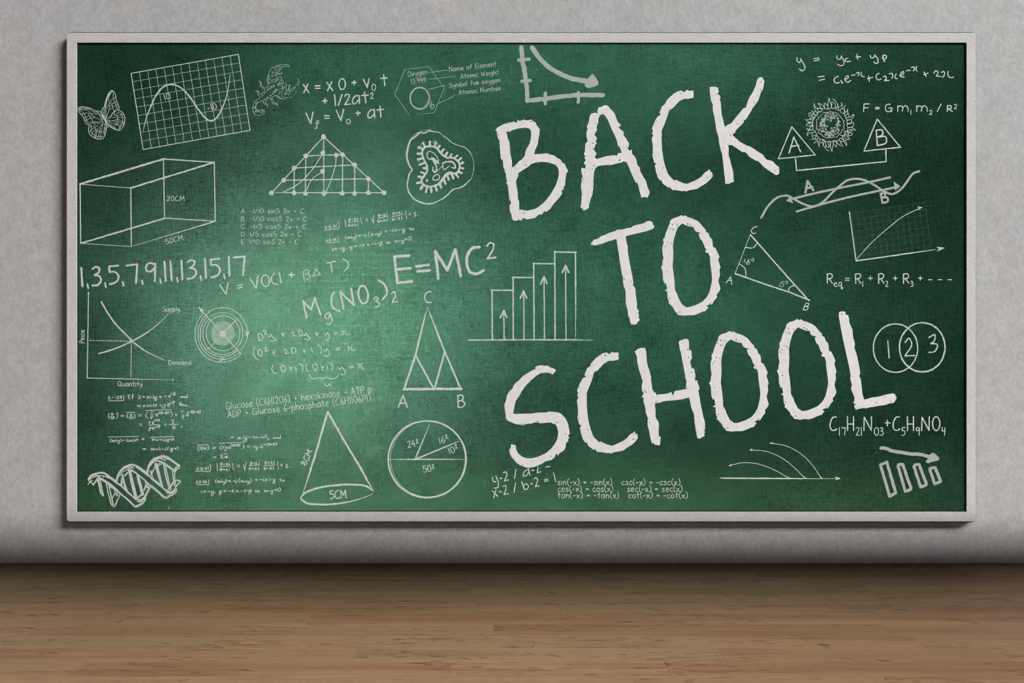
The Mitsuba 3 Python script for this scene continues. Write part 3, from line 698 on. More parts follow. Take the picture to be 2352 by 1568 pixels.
d = Drawing('chalkboard__motion_formula', 'chalk formula x = x0 + v0t + 1/2at2 over Vf = V0 + at').view(560, 100, .16156)
d.s("L845,583 928,700;L912,578 850,705;L1015,603 1083,600;L1020,638 1083,635;L1180,552 1265,668;L1250,545 1190,672;E1398,577 45,77;L1537,557 1600,552;L1567,527 1570,585;L1700,508 1755,622 1780,500;"
    "L1988,445 2005,598;L1950,495 2040,490;L1120,820 1185,812;L1152,785 1155,845;L1290,730 1305,882;L1395,725 1345,880;1435,750 1460,720 1500,735 1490,775 1435,868;L1435,868 1515,860;"
    "1640,740 1590,745 1545,810 1555,855 1590,850 1630,800;L1640,740 1645,855;L1715,690 1735,842;L1675,740 1768,732;L885,990 950,1135 985,975;L1150,1028 1215,1025;L1155,1065 1215,1060;"
    "L1315,950 1380,1095 1418,935;L1593,992 1655,987;L1622,960 1625,1018;1855,940 1810,945 1765,1010 1775,1055 1810,1050 1850,1000;L1855,940 1862,1055;L1935,890 1950,1045;L1895,945 1985,935", 3.0)
d.s("E1848,622 27,45;1800,720 1820,697 1835,712 1825,745 1800,782;L1800,782 1842,780;1068,1105 1050,1095 1040,1120 1040,1180 1030,1205 1012,1205;L1020,1135 1070,1130;E1487,1108 28,33", 2.0)
d.build(split='character')

d = Drawing('chalkboard__oxygen_cell', 'thin chalk hexagon for Oxygen 13.999 with four lines of notes beside it', 'chalk_soft').view(900, 140, .11054)
d.s("L60,690 270,180 780,120 1085,565 880,1075 510,1115;L60,690 370,1130", 1.0, 0.15, (0, .1))
d.s("L740,245 1160,190;L750,385 1370,310;L720,600 1115,505;L910,915 1320,710", 1.2, 0.2, (.1, .1))
d.sub('element_name').text('Oxygen', 335, 325, 742, 275, 105, 1.5).sub('atomic_weight').text('13.999', 405, 478, 702, 445, 100, 1.5).sub('note').text('Name of Element', 1195, 222, 2175, 105, 98, 1.5)
d.sub('note').text('Atomic Weight', 1430, 368, 2228, 272, 92, 1.5).sub('note').text('Symbol for oxygen', 1200, 560, 2255, 437, 95, 1.5).sub('note').text('Atomic Number', 1395, 700, 2268, 603, 92, 1.5)
d.sub('atomic_number').s("830,845 812,890 805,960 820,990 855,985 875,945 860,905 830,915 810,945", 1.9)
d.sub('element_symbol').s("E580,775 205,212;E572,772 190,222 10,0;E582,778 212,232 -5,0", 1.3, 0.4)
d.s("700,580 630,545 560,545 470,590 400,690 385,800 420,900 500,970 600,985 700,940", 2.6, 0.5, (.2, .3))
d.build()

d = Drawing('chalkboard__decay_graph', 'thick soft chalk graph of a falling curve ending in an arrowhead at the top', 'chalk_soft').view(1180, 95, .09565)
d.s("185,140 205,400 265,750 310,1100 325,1430;325,1420 760,1380 1200,1320 1560,1290 2140,1290", 10.2, 0.45)
d.s("120,450 370,430;190,960 395,940", 8.2, 0.3).s("L760,1240 757,1500;L1555,1230 1550,1465", 7.6, 0.3)
d.s("440,150 600,380 820,600 1100,770 1400,890 1750,960", 11.0, 0.45)
d.fill("1890,780 1960,850 2035,970 2030,1050 1880,1105 1790,1130 1700,1070 1710,1000 1780,890 1830,830", 0.7)
d.build()

d = Drawing('chalkboard__cuboid', 'chalk drawing of a long open box marked 20CM and 50CM').view(160, 340, .2381)
d.s("L100,348 905,105", 4.4, 0.45).s("L905,105 1395,138", 2.9, 0.35).s("L1395,138 590,385", 3.9, 0.45).s("L100,348 590,385", 1.6).s("L100,348 107,918;L590,385 595,950", 2.4, 0.3)
d.s("L905,105 915,675", 2.3).s("L1395,138 1405,705", 2.4).s("L107,918 915,678", 3.6, 0.45).s("L915,675 1405,705", 2.3).s("L107,918 595,950", 1.4).s("L595,950 1405,705", 2.6, 0.4, (.9, 0))
d.sub('dimension').text('20CM', 935, 510, 1107, 510, 48, 1.35).sub('dimension').text('50CM', 930, 928, 1098, 884, 48, 1.35)
d.build()

d = Drawing('chalkboard__answer_list', 'five lines of small chalk answers A to E with sin5 and cos5').view(160, 340, .2381)
for t, x1, y, x0 in (('A. -1/10 sin5 2x + C', 2262, 628, 1653), ('B. -1/10 cos5 2x + C', 2290, 703, 1653), ('C. -1/5 cos5 2x + C', 2278, 778, 1653), ('D. 1/5 cos5 2x + C', 2236, 852, 1653), ('E. 1/10 sin5 2x + C', 2208, 925, 1655)):
    d.sub('answer_line').text(t, x0, y, x1, y, 44, 1.1)
d.build()

d = Drawing('chalkboard__odd_numbers', 'large chalk row of numbers 1,3,5,7,9,11,13,15,17').view(160, 340, .2381)
d.s("L112,1155 123,1333;L915,1095 925,1280;L972,1092 985,1275;L1078,1085 1088,1265;L1305,1068 1315,1250;L1535,1050 1543,1230", 4.6, 0.3)
d.s("220,1165 255,1145 285,1160 285,1190 240,1225;240,1225 285,1235 303,1275 270,1320 220,1325;L468,1133 380,1142 385,1195;385,1195 430,1192 470,1230 460,1280 420,1305 385,1312;"
    "L550,1133 652,1120 640,1300;815,1120 775,1108 738,1140 745,1185 785,1190 822,1150;L825,1112 823,1285;1140,1100 1175,1080 1205,1095 1195,1130 1160,1155;1160,1155 1205,1165 1222,1205 1190,1250 1135,1260;"
    "L1445,1065 1360,1075 1365,1130;1365,1130 1410,1125 1448,1160 1440,1210 1400,1240 1365,1245;L1582,1055 1688,1045 1672,1228", 4.4, 0.3)
d.s("L172,1312 180,1352;L342,1302 350,1340;L512,1290 520,1328;L698,1275 705,1312;L872,1262 880,1302;L1035,1250 1042,1290;L1262,1235 1270,1275;L1488,1218 1497,1258", 3.8, 0.3)
d.build(split='character')

d = Drawing('chalkboard__triangle_lattice', 'chalk triangle lattice with round dots at its crossings').view(540, 290, .27211)
P = {'a': (748, 88), 'b': (597, 250), 'c': (500, 352), 'e': (412, 455), 'f': (307, 563), 'g': (908, 238), 'h': (1010, 325), 'i': (1125, 443), 'j': (1257, 560), 'k': (740, 225), 'l': (852, 243), 'm': (738, 380),
     'n': (497, 563), 'o': (593, 567), 'p': (750, 568), 'q': (905, 565), 'r': (1010, 567), 's': (1125, 560)}
for a, b in ('af', 'aj', 'bg', 'ch', 'ei', 'ap', 'bo', 'cn', 'gq', 'hr', 'is'):
    d.s(ln(P[a], P[b]), 2.4, 0.35)
d.s("L340,558 430,560", 1.2).s("L420,560 1257,560", 2.2, 0.35)
d.s("735,240 640,380 540,480 405,558;738,385 680,420 640,460 600,545;852,243 850,300 810,450 765,560", 2.0, 0.35)
for v in P.values():
    a = np.linspace(0, 2 * math.pi, 22, endpoint=False)
    rr = 20 + 3.5 * np.random.RandomState(int(v[0])).uniform(-1, 1, 22)
    d.polys.append(d.map(np.stack([v[0] + rr * np.cos(a), v[1] + rr * np.sin(a)], 1)))
d.build()

d = Drawing('chalkboard__cell_drawing', 'chalk drawing of a lobed cell with a spiked ring inside').view(925, 290, .11797)
d.s("1330,1030 1260,1090 1190,1160 1100,1200 980,1230 880,1330 790,1400 690,1455 560,1505 430,1500 330,1470 240,1430 150,1330 100,1220 90,1120 110,1010 140,900 185,845 155,800 110,700 85,600 95,480 120,360 170,260 260,190 330,130 420,130 540,90 600,105 700,115 800,190", 3.0, 0.45, (.05, .1))
d.s("800,190 880,250 960,320 1060,365 1180,400 1270,460 1330,540", 1.9, 0.4).s("1330,540 1385,720 1375,880 1330,1030", 1.1, 0.4)
d.s("545,60 420,90 320,110 230,170 140,270 90,400 65,520 75,640 110,750 160,830;90,1200 150,1340 240,1440 340,1490 440,1515 560,1490;1300,1040 1200,1140 1090,1195", 1.0, 0.5)
d.s("540,390 640,410 710,480 780,560 870,610 980,620 1060,670 1110,760 1095,840 1060,900 980,920 880,910 820,960 760,1040 690,1120 600,1165 480,1170 390,1120 365,1040 420,960 470,880 475,790 430,690 390,590 375,500 420,420 540,390", 4.4, 0.4)
d.s("950,905 880,920 820,975 760,1060 700,1130", 6.0, 0.4)
d.s(';'.join('L' + q for q in ("530,385 530,312", "620,390 640,322", "690,430 720,380", "750,500 800,450", "830,570 870,510", "920,590 950,545", "1010,620 1060,570", "1080,670 1140,620", "1110,730 1180,705", "1110,800 1180,820",
    "1080,880 1150,910", "1040,930 1080,990", "950,920 985,1020", "870,950 895,1040", "800,1040 835,1120", "720,1110 750,1190", "640,1150 665,1250", "550,1170 560,1280", "480,1160 450,1280", "400,1140 350,1220", "360,1090 280,1105",
    "400,1000 310,980", "440,930 360,890", "470,820 400,810", "420,710 330,750", "390,620 300,640", "375,540 290,530", "380,440 310,410", "440,400 395,330")), 5.0, 0.5)
d.s("600,330 600,300 650,290 680,330 670,380;370,370 370,330 410,300 440,330;300,450 295,410 330,385 380,420;280,620 290,680 340,680;500,340 520,285 560,300", 1.1, 0.4)
d.s("480,520 520,490 600,520 670,600 690,680 640,700 560,640 500,630 475,580 480,520", 2.4, 0.6).fill("550,590 620,620 690,690 730,740 650,715 640,740 615,735 570,650", 0.8)
d.s("640,740 660,800 640,890 590,860 590,800", 3.4, 0.6).s("645,895 770,775", 1.5, 0.3).s("780,710 860,690 960,695 1020,760 1020,810 960,800", 3.4, 0.6).s("780,710 780,790 800,840 905,775", 2.4, 0.5)
d.s("590,1030 610,970 660,940 710,960 710,1010 650,1050 590,1030", 2.6, 0.6).s("D465,1055 480,1045 470,1070", 3.2)
d.build()

d = Drawing('chalkboard__complex_modulus_notes', 'tilted small chalk handwriting on complex numbers above E=MC2')
src = np.array([[449, 1082.4, 1], [658.5, 1073.8, 1], [641.6, 1124, 1]])
dst = np.array([[744.7, 528.6], [953.4, 495.9], [941.6, 547.5]])
M = np.linalg.solve(src, dst).T
AFF = (M[:, :2], M[:, 2])
NOTES_A = ("140,955 300,948 465,945 480,870 468,800;L165,870 190,865 185,890 160,920 195,915;L290,870 255,872 250,893;250,893 285,893 292,915 255,920;360,870 388,870 370,890;370,890 395,900 360,915;L420,840 428,905;"
    "L622,770 628,945;L745,765 700,768 698,790;698,790 735,790 735,810 700,815;L765,790 805,788;830,770 860,770 830,810;L830,810 870,808;L900,775 890,808 912,805;L688,848 930,835;L735,890 690,892 688,912;688,912 725,912 720,935 685,935;"
    "L750,915 805,912;L778,895 778,935;825,895 850,895 825,935;L825,935 870,935;L905,895 898,935;L970,765 992,925;L1080,820 1135,815;L1080,855 1135,850;L1220,800 1248,930 1275,735;L1410,745 1375,745 1370,770;1370,770 1405,770 1400,795 1370,795;"
    "L1425,770 1465,768;1485,750 1515,750 1485,795;L1485,795 1525,790;L1560,755 1565,795 1578,798;L1350,825 1580,808;L1385,865 1345,867 1345,890;1345,890 1380,890 1378,915 1345,918;L1400,892 1450,890;L1425,872 1425,915;1475,870 1505,870 1475,910;"
    "L1475,910 1520,905;L1550,870 1545,910 1570,905;L1740,730 1700,732 1700,755;1700,755 1735,755 1735,780 1695,780;L1755,755 1810,752;L1785,735 1785,775;1830,735 1860,735 1830,775;L1830,775 1880,772;L1910,740 1905,775;L1680,825 1935,805;"
    "L1715,865 1680,868 1678,890;1678,890 1715,890 1710,915 1675,915;L1735,888 1775,885;1810,858 1840,860 1810,905;L1810,905 1850,902;L1890,865 1885,905 1905,902;L1985,730 2000,905;L2050,800 2100,797;L2055,832 2100,828;L2165,830 2200,780 2195,870;L2165,872 2225,865;"
    "D222,890 325,880 325,905 905,738 908,870 1575,720 1570,855 1912,715 1893,845 2270,858;"
    "L180,1255 438,1250 435,1140;155,1175 178,1172 175,1195 150,1220;L150,1220 190,1215;L255,1165 228,1168 225,1190;225,1190 255,1190 250,1212 225,1215;L315,1165 305,1195 345,1195;L340,1165 338,1215;380,1155 365,1190 370,1212 390,1205 385,1190 365,1200;D212,1215 285,1208 732,1130 1060,1125 1672,1100 1595,1415;"
    "605,1140 580,1180 605,1215;L625,1165 665,1205;L660,1160 625,1210;L670,1185 715,1183;L692,1168 692,1205;L735,1160 728,1200 745,1198;755,1170 765,1195 800,1190;800,1165 790,1240 770,1255 765,1230;815,1130 842,1165 815,1215;L870,1165 930,1160;L885,1185 930,1182;"
    "L980,1170 1035,1168;L1055,1160 1040,1205 1068,1202;1135,1115 1105,1160 1135,1210;L1160,1155 1210,1200;L1205,1150 1160,1205;L1215,1180 1255,1178;L1270,1165 1268,1195 1290,1190;1305,1160 1315,1190 1355,1175;1355,1155 1345,1230 1325,1240 1320,1215;"
    "1375,1115 1402,1160 1378,1200;L1480,1130 1525,1128;L1485,1158 1525,1155;L1590,1135 1635,1133;L1665,1130 1655,1165 1690,1160;L1710,1120 1755,1165;L1750,1118 1712,1168;L1795,1145 1850,1142;1870,1125 1885,1155 1920,1125;1920,1125 1920,1200 1895,1230 1880,1205 1920,1160;"
    "2030,1130 2065,1130 2040,1160 2090,1165;2095,1165 2110,1150 2140,1150 2120,1175 2095,1165;"
    "L265,1395 290,1440;L320,1392 375,1388;L322,1420 375,1415;L420,1412 465,1410;490,1390 500,1425 535,1415;540,1385 530,1480 505,1500 495,1470 535,1440;L585,1425 590,1440;665,1385 680,1420 715,1400;720,1375 705,1460 680,1475 670,1450 710,1420;"
    "L775,1380 820,1375;L775,1405 820,1402;L875,1395 930,1390;L955,1365 1000,1415;L1000,1365 955,1420;L1060,1385 1100,1395;L1065,1415 1105,1405;L1155,1395 1205,1392;1260,1360 1240,1390 1258,1430;L1270,1390 1310,1388;1330,1375 1340,1400 1370,1380;1370,1375 1355,1455 1335,1460 1335,1435;"
    "1380,1350 1398,1385 1378,1420;1500,1365 1490,1405 1505,1410;1520,1420 1560,1385 1540,1385 1530,1415 1565,1415;L1680,1370 1725,1415;L1720,1370 1680,1420;L1740,1395 1790,1393;L1765,1378 1765,1412;1820,1380 1835,1405 1870,1385;1875,1375 1865,1450 1840,1460 1830,1435;"
    "L1915,1362 1970,1355;L1915,1388 1968,1380;E2025,1362 30,38")
d.view(435, 985, .10204, AFF).s(NOTES_A + ";L300,1390 260,1445", 1.55)
d.build()
d = Drawing('chalkboard__complex_product_notes', 'small level chalk handwriting on complex numbers beside the cone').view(435, 985, .10204)
d.s("L935,170 1000,165;L935,200 1000,195;L1090,175 1140,230;L1140,175 1085,235;L1150,205 1190,203;L1215,180 1205,215;1240,180 1250,215 1285,205;1280,160 1285,260 1250,285 1220,265 1285,215;L1320,190 1375,185;1445,155 1430,185 1450,212;1480,170 1480,205 1510,200;L1510,165 1525,205;L1540,190 1585,187;"
    "1620,150 1615,185 1630,205;L1650,155 1665,205 1695,160;1715,130 1745,165 1720,210;1785,205 1790,225 1765,250;1925,185 1890,195 1895,212 1925,200 1930,212;1940,212 1950,195 1970,195 1975,210;1985,195 1990,210 2010,208;2040,190 2015,200 2020,212 2045,205;L2050,125 2055,210;"
    "L190,362 425,350;220,385 195,430 220,482;250,405 285,400 290,420 250,460 300,462;L255,430 285,428;L315,405 330,465 355,415 370,468 385,410;415,380 440,420 410,475;L525,420 590,415;L530,438 590,432;665,322 940,308 1225,305;720,375 688,420 720,462;L755,400 770,440;765,410 800,395;"
    "820,410 850,405 850,430 820,440;825,430 830,480 800,490 795,465;885,430 925,405 915,395 890,410 895,440 935,430;L940,345 930,385;975,345 958,370 970,395;E1005,365 15,22;L1030,365 1060,365;L1045,350 1045,380;1080,345 1080,370 1115,365 1115,340;L1100,340 1098,390;1130,335 1150,355 1130,380;"
    "1200,345 1235,390 1200,440;L1310,375 1360,372;L1305,408 1360,402;L1445,390 1455,430;1455,400 1490,390 1500,420;1500,405 1540,400 1540,430 1500,435;1500,430 1515,475 1480,465;1590,410 1650,390 1635,370 1600,385 1600,425 1655,415;L1660,345 1700,343;L1712,330 1700,370;1755,315 1745,340 1765,372;"
    "E1795,345 15,28;L1825,345 1860,345;L1843,330 1843,362;E1900,345 25,18;L1905,315 1905,375;1945,295 1970,330 1945,370;L550,620 605,615;L550,650 605,645;L680,582 750,575;L705,610 750,605 710,660 765,655;L775,560 845,555;L790,605 805,655 825,610 840,655 858,595;D905,650 1620,140 1218,150 935,325;" + NOTES_A, 1.55)
d.build()

# ---------------------------------------------------------------- drawings, middle and lower left
d = Drawing('chalkboard__expansion_formula', 'chalk formula V = VO(1 + beta delta T) slanting upwards').view(160, 340, .2381)
d.s("L1447,1318 1508,1408 1528,1300;L1615,1328 1665,1318;L1620,1352 1665,1342;L1740,1258 1800,1350 1815,1230;E1890,1280 38,54 -8,0;1975,1205 1945,1260 1960,1300 2005,1315;L2022,1200 2040,1300;L2118,1225 2165,1220;L2140,1200 2143,1243", 2.8)
d.view(540, 290, .27211).s("586,1308 578,1255 582,1220 605,1210 624,1222 614,1242 594,1247;594,1247 622,1250 634,1268 622,1286 598,1289;L655,1265 685,1205 718,1250 655,1265", 2.0).s("L772,1155 845,1140;L808,1150 818,1230;910,1118 950,1145 952,1190 925,1218", 2.8)
d.build(split='character')

d = Drawing('chalkboard__energy_formula', 'bold chalk formula E=MC2').view(540, 290, .27211)
d.s("L1470,1090 1345,1100 1370,1322 1492,1308;L1372,1207 1480,1197;L1530,1182 1635,1168;L1540,1225 1640,1215", 6.4, 0.35)
d.s("L1715,1285 1690,1055 1792,1215 1860,1040 1905,1262;2062,1018 2010,1025 1965,1080 1958,1170 1985,1230 2030,1245 2098,1215", 6.4, 0.35)
d.s("2125,1010 2150,985 2178,990 2180,1030 2160,1070 2130,1115;L2130,1115 2200,1107", 4.0, 0.3)
d.build(split='character')

d = Drawing('chalkboard__nitrate_formula', 'chalk chemical formula Mg(NO3)2').view(420, 640, .29762)
d.s("L955,300 928,172 990,238 1018,148 1062,275;1165,105 1145,160 1160,225 1210,250;L1240,232 1215,100 1322,205 1298,75;E1392,122 37,68 -8,0;1510,12 1560,50 1575,110 1540,160", 4.4, 0.35)
d.s("1130,265 1105,270 1100,305 1125,302 1135,268;1135,265 1150,330 1130,352 1108,345;1472,160 1490,140 1505,150 1488,175;1488,175 1515,185 1510,210 1485,218;1610,115 1630,100 1640,120 1615,182;L1615,182 1658,175", 2.8, 0.3)
d.build(split='character')

d = Drawing('chalkboard__supply_demand_graph', 'chalk graph of crossing Supply and Demand curves with axes Price and Quantity').view(160, 650, .18707)
d.s("L232,120 224,620 215,1166", 2.0).s("L215,1165 1240,1187", 2.0, 0.25, (0, .5))
d.fill("231,103 214,142 231,132 248,140").fill("1287,1187 1252,1169 1262,1187 1252,1201")
d.s("388,230 470,370 580,520 680,620 770,712 880,800 1000,870 1175,950", 3.3, 0.3, (0, .35)).s("360,865 480,830 620,780 760,715 880,650 1000,570 1110,480 1215,375", 3.3, 0.3, (0, .45))
for i in range(14):
    d.s("L%.1f,%.1f %.1f,%.1f" % (248 + 37 * i, 703 + .75 * i, 265 + 37 * i, 703.4 + .75 * i), 2.0)
for i in range(13):
    d.s("L%.1f,%.1f %.1f,%.1f" % (757 - .4 * i, 738 + 33 * i, 757 - .4 * i, 754 + 33 * i), 2.0)
d.sub('curve_name').text('Supply', 1147, 347, 1350, 347, 60, 1.35).sub('curve_name').text('Demand', 1214, 1002, 1492, 1002, 56, 1.35).sub('axis_name').text('Quantity', 592, 1264, 892, 1264, 58, 1.35).sub('axis_name').text('Price', 182, 737, 182, 578, 60, 1.35)
d.build()

d = Drawing('chalkboard__spiral_diagram', 'chalk spiral of circles with three arrowheads and four spokes').view(435, 690, .09883)
d.s("325,295 230,420 160,580 130,770 150,950 230,1130 350,1280 500,1380 680,1430 820,1430 1000,1380 1120,1310 1200,1240;380,350 290,460 225,600 203,760 215,920 270,1070 370,1200 480,1290 600,1345 720,1370 850,1362;"
    "410,390 320,500 265,640 248,770 265,930 330,1070 430,1180 560,1260 700,1300 850,1295 1000,1240 1110,1155;455,430 370,530 320,660 313,790 340,940 410,1070 510,1170 640,1235 790,1255 930,1225 1060,1150 1150,1050 1220,900 1240,750 1225,620 1170,500 1115,435;"
    "E780,760 391,406;400,320 500,235 620,185 760,165 900,180 1040,235 1150,310 1250,430 1320,560 1350,700 1345,860", 1.55)
d.s("850,1362 1000,1320 1160,1210;1345,860 1300,1000 1220,1120 1175,1170;470,390 580,320 700,285 800,278 920,300 1020,345 1110,415", 1.0)
for r in (258, 228, 200, 177, 150, 122, 100):
    d.s(f"E777,768 {r},{r * 1.045:.0f}", 1.2 if r > 180 else 0.95, 0.2)
a = np.linspace(0, 2 * math.pi, 30, endpoint=False)
d.polys.append(d.map(np.stack([780 + 78 * np.cos(a), 772 + 82 * np.sin(a)], 1)))
d.s("L300,250 720,710", 1.8).s("L785,740 1115,433", 2.3).s("L785,790 1200,1240", 2.1).s("L740,810 590,960 400,1150", 1.2, 0.2, (0, .4))
d.fill("200,135 355,238 300,252 288,310 270,260", .2).fill("1345,875 1285,665 1345,752 1403,702", .2).fill("858,1360 685,1315 750,1360 675,1420", .2)
d.build()

d = Drawing('chalkboard__differential_equations', 'three lines of chalk handwriting in D, y and x with a brace under the last').view(570, 740, .11905)
d.s("185,235 200,290 215,345;185,240 225,218 278,268 275,320 235,350 205,342;280,175 320,155 340,180 310,235;L310,235 365,225;390,260 410,275 440,230;445,235 480,300 530,335 510,355 430,360;L650,205 685,285;L655,240 710,220;830,210 860,190 880,215 860,265;L860,265 935,258;"
    "L970,160 1000,270;965,165 1010,150 1045,210 1030,255 995,270;1062,235 1085,255 1115,205;1120,210 1150,260 1190,320 1160,340 1090,322;L1305,195 1330,260;L1300,225 1362,200;1470,215 1495,250 1530,190;1530,195 1570,270 1565,320 1530,350 1495,330;L1648,200 1715,190;L1652,235 1720,215;"
    "1800,175 1835,170 1840,205 1815,240;1880,150 1870,200 1900,235 1935,238;130,470 105,560 120,660 195,720;L180,560 210,650;180,560 230,520 270,580 250,650 215,655;298,500 330,485 350,510 325,555;L325,555 398,550;L485,540 505,620;L472,590 530,570;690,530 725,515 745,540 710,605;L710,605 785,595;"
    "L830,500 850,605;830,495 890,490 918,540 890,595 845,605;L1070,520 1090,580;L1062,560 1118,540;L1215,490 1245,575;1340,432 1400,480 1415,550 1398,602;1458,530 1490,560 1520,505;1520,510 1568,590 1550,650 1510,655 1478,625;L1700,500 1772,488;L1705,540 1770,520;"
    "1915,490 1950,480 1955,515 1935,545;2005,440 1990,500 2010,540 2052,538;490,822 455,890 480,960 545,982;L620,870 665,955;625,870 680,835 722,890 700,950 665,958;L810,855 830,930;L800,895 855,875;L900,850 925,920;970,792 1040,830 1062,890 1042,948;1130,802 1115,870 1135,930 1178,945;"
    "L1235,830 1290,935;1240,830 1300,805 1335,850 1320,910 1285,935;L1415,825 1435,920;L1405,880 1465,860;L1520,835 1530,890;1538,762 1600,800 1640,860 1612,925;1735,870 1765,905 1800,865;1805,865 1870,950 1870,990 1820,1008 1775,985;L1945,855 2030,840;L1955,885 2035,865;"
    "2098,815 2135,810 2145,845 2125,885;2190,795 2175,850 2200,885 2225,885;1180,1000 1200,1060 1260,1090 1340,1075 1400,1068 1438,1095;1438,1095 1480,1065 1560,1075 1620,1095 1690,1070 1738,1020;1485,1175 1495,1220 1530,1230 1570,1185;L1575,1190 1610,1235", 2.0)
d.build(split='character')

d = Drawing('chalkboard__glucose_reaction', 'two slanting chalk lines of the Glucose and hexokinase reaction').view(500, 885, .15731)
d.sub('reaction_line').text('Glucose (C6H1206) + hexokinase + ATP', 122, 352, 2145, 112, 100, 1.45)
d.sub('reaction_line').text('ADP + Glucose 6-phosphate (C6H1106P1)', 150, 472, 2240, 226, 98, 1.45)
d.sub('crossed_box').s("L2190,40 2240,34 2246,104 2196,110 2190,40;L2195,48 2240,100;L2235,42 2200,104", 1.1)
d.build()

d = Drawing('chalkboard__midpoint_triangle', 'tall chalk triangle ABC with two lines meeting on its base').view(420, 640, .29762)
d.s("L1885,220 1795,590 1706,855", 4.6, 0.35, (.3, 0)).s("L1890,225 2020,560 2147,855", 4.2, 0.3, (.25, 0)).s("L1705,851 2150,849", 5.6, 0.35).s("L1795,590 1940,855;L2020,568 1940,855", 4.2, 0.35)
d.sub('corner_letter').s("1915,98 1882,108 1867,150 1885,182 1917,182", 2.9).sub('corner_letter').text('A', 1663, 992, 1733, 992, 92, 2.9).sub('corner_letter').text('B', 2120, 992, 2180, 990, 92, 2.9)
d.build()

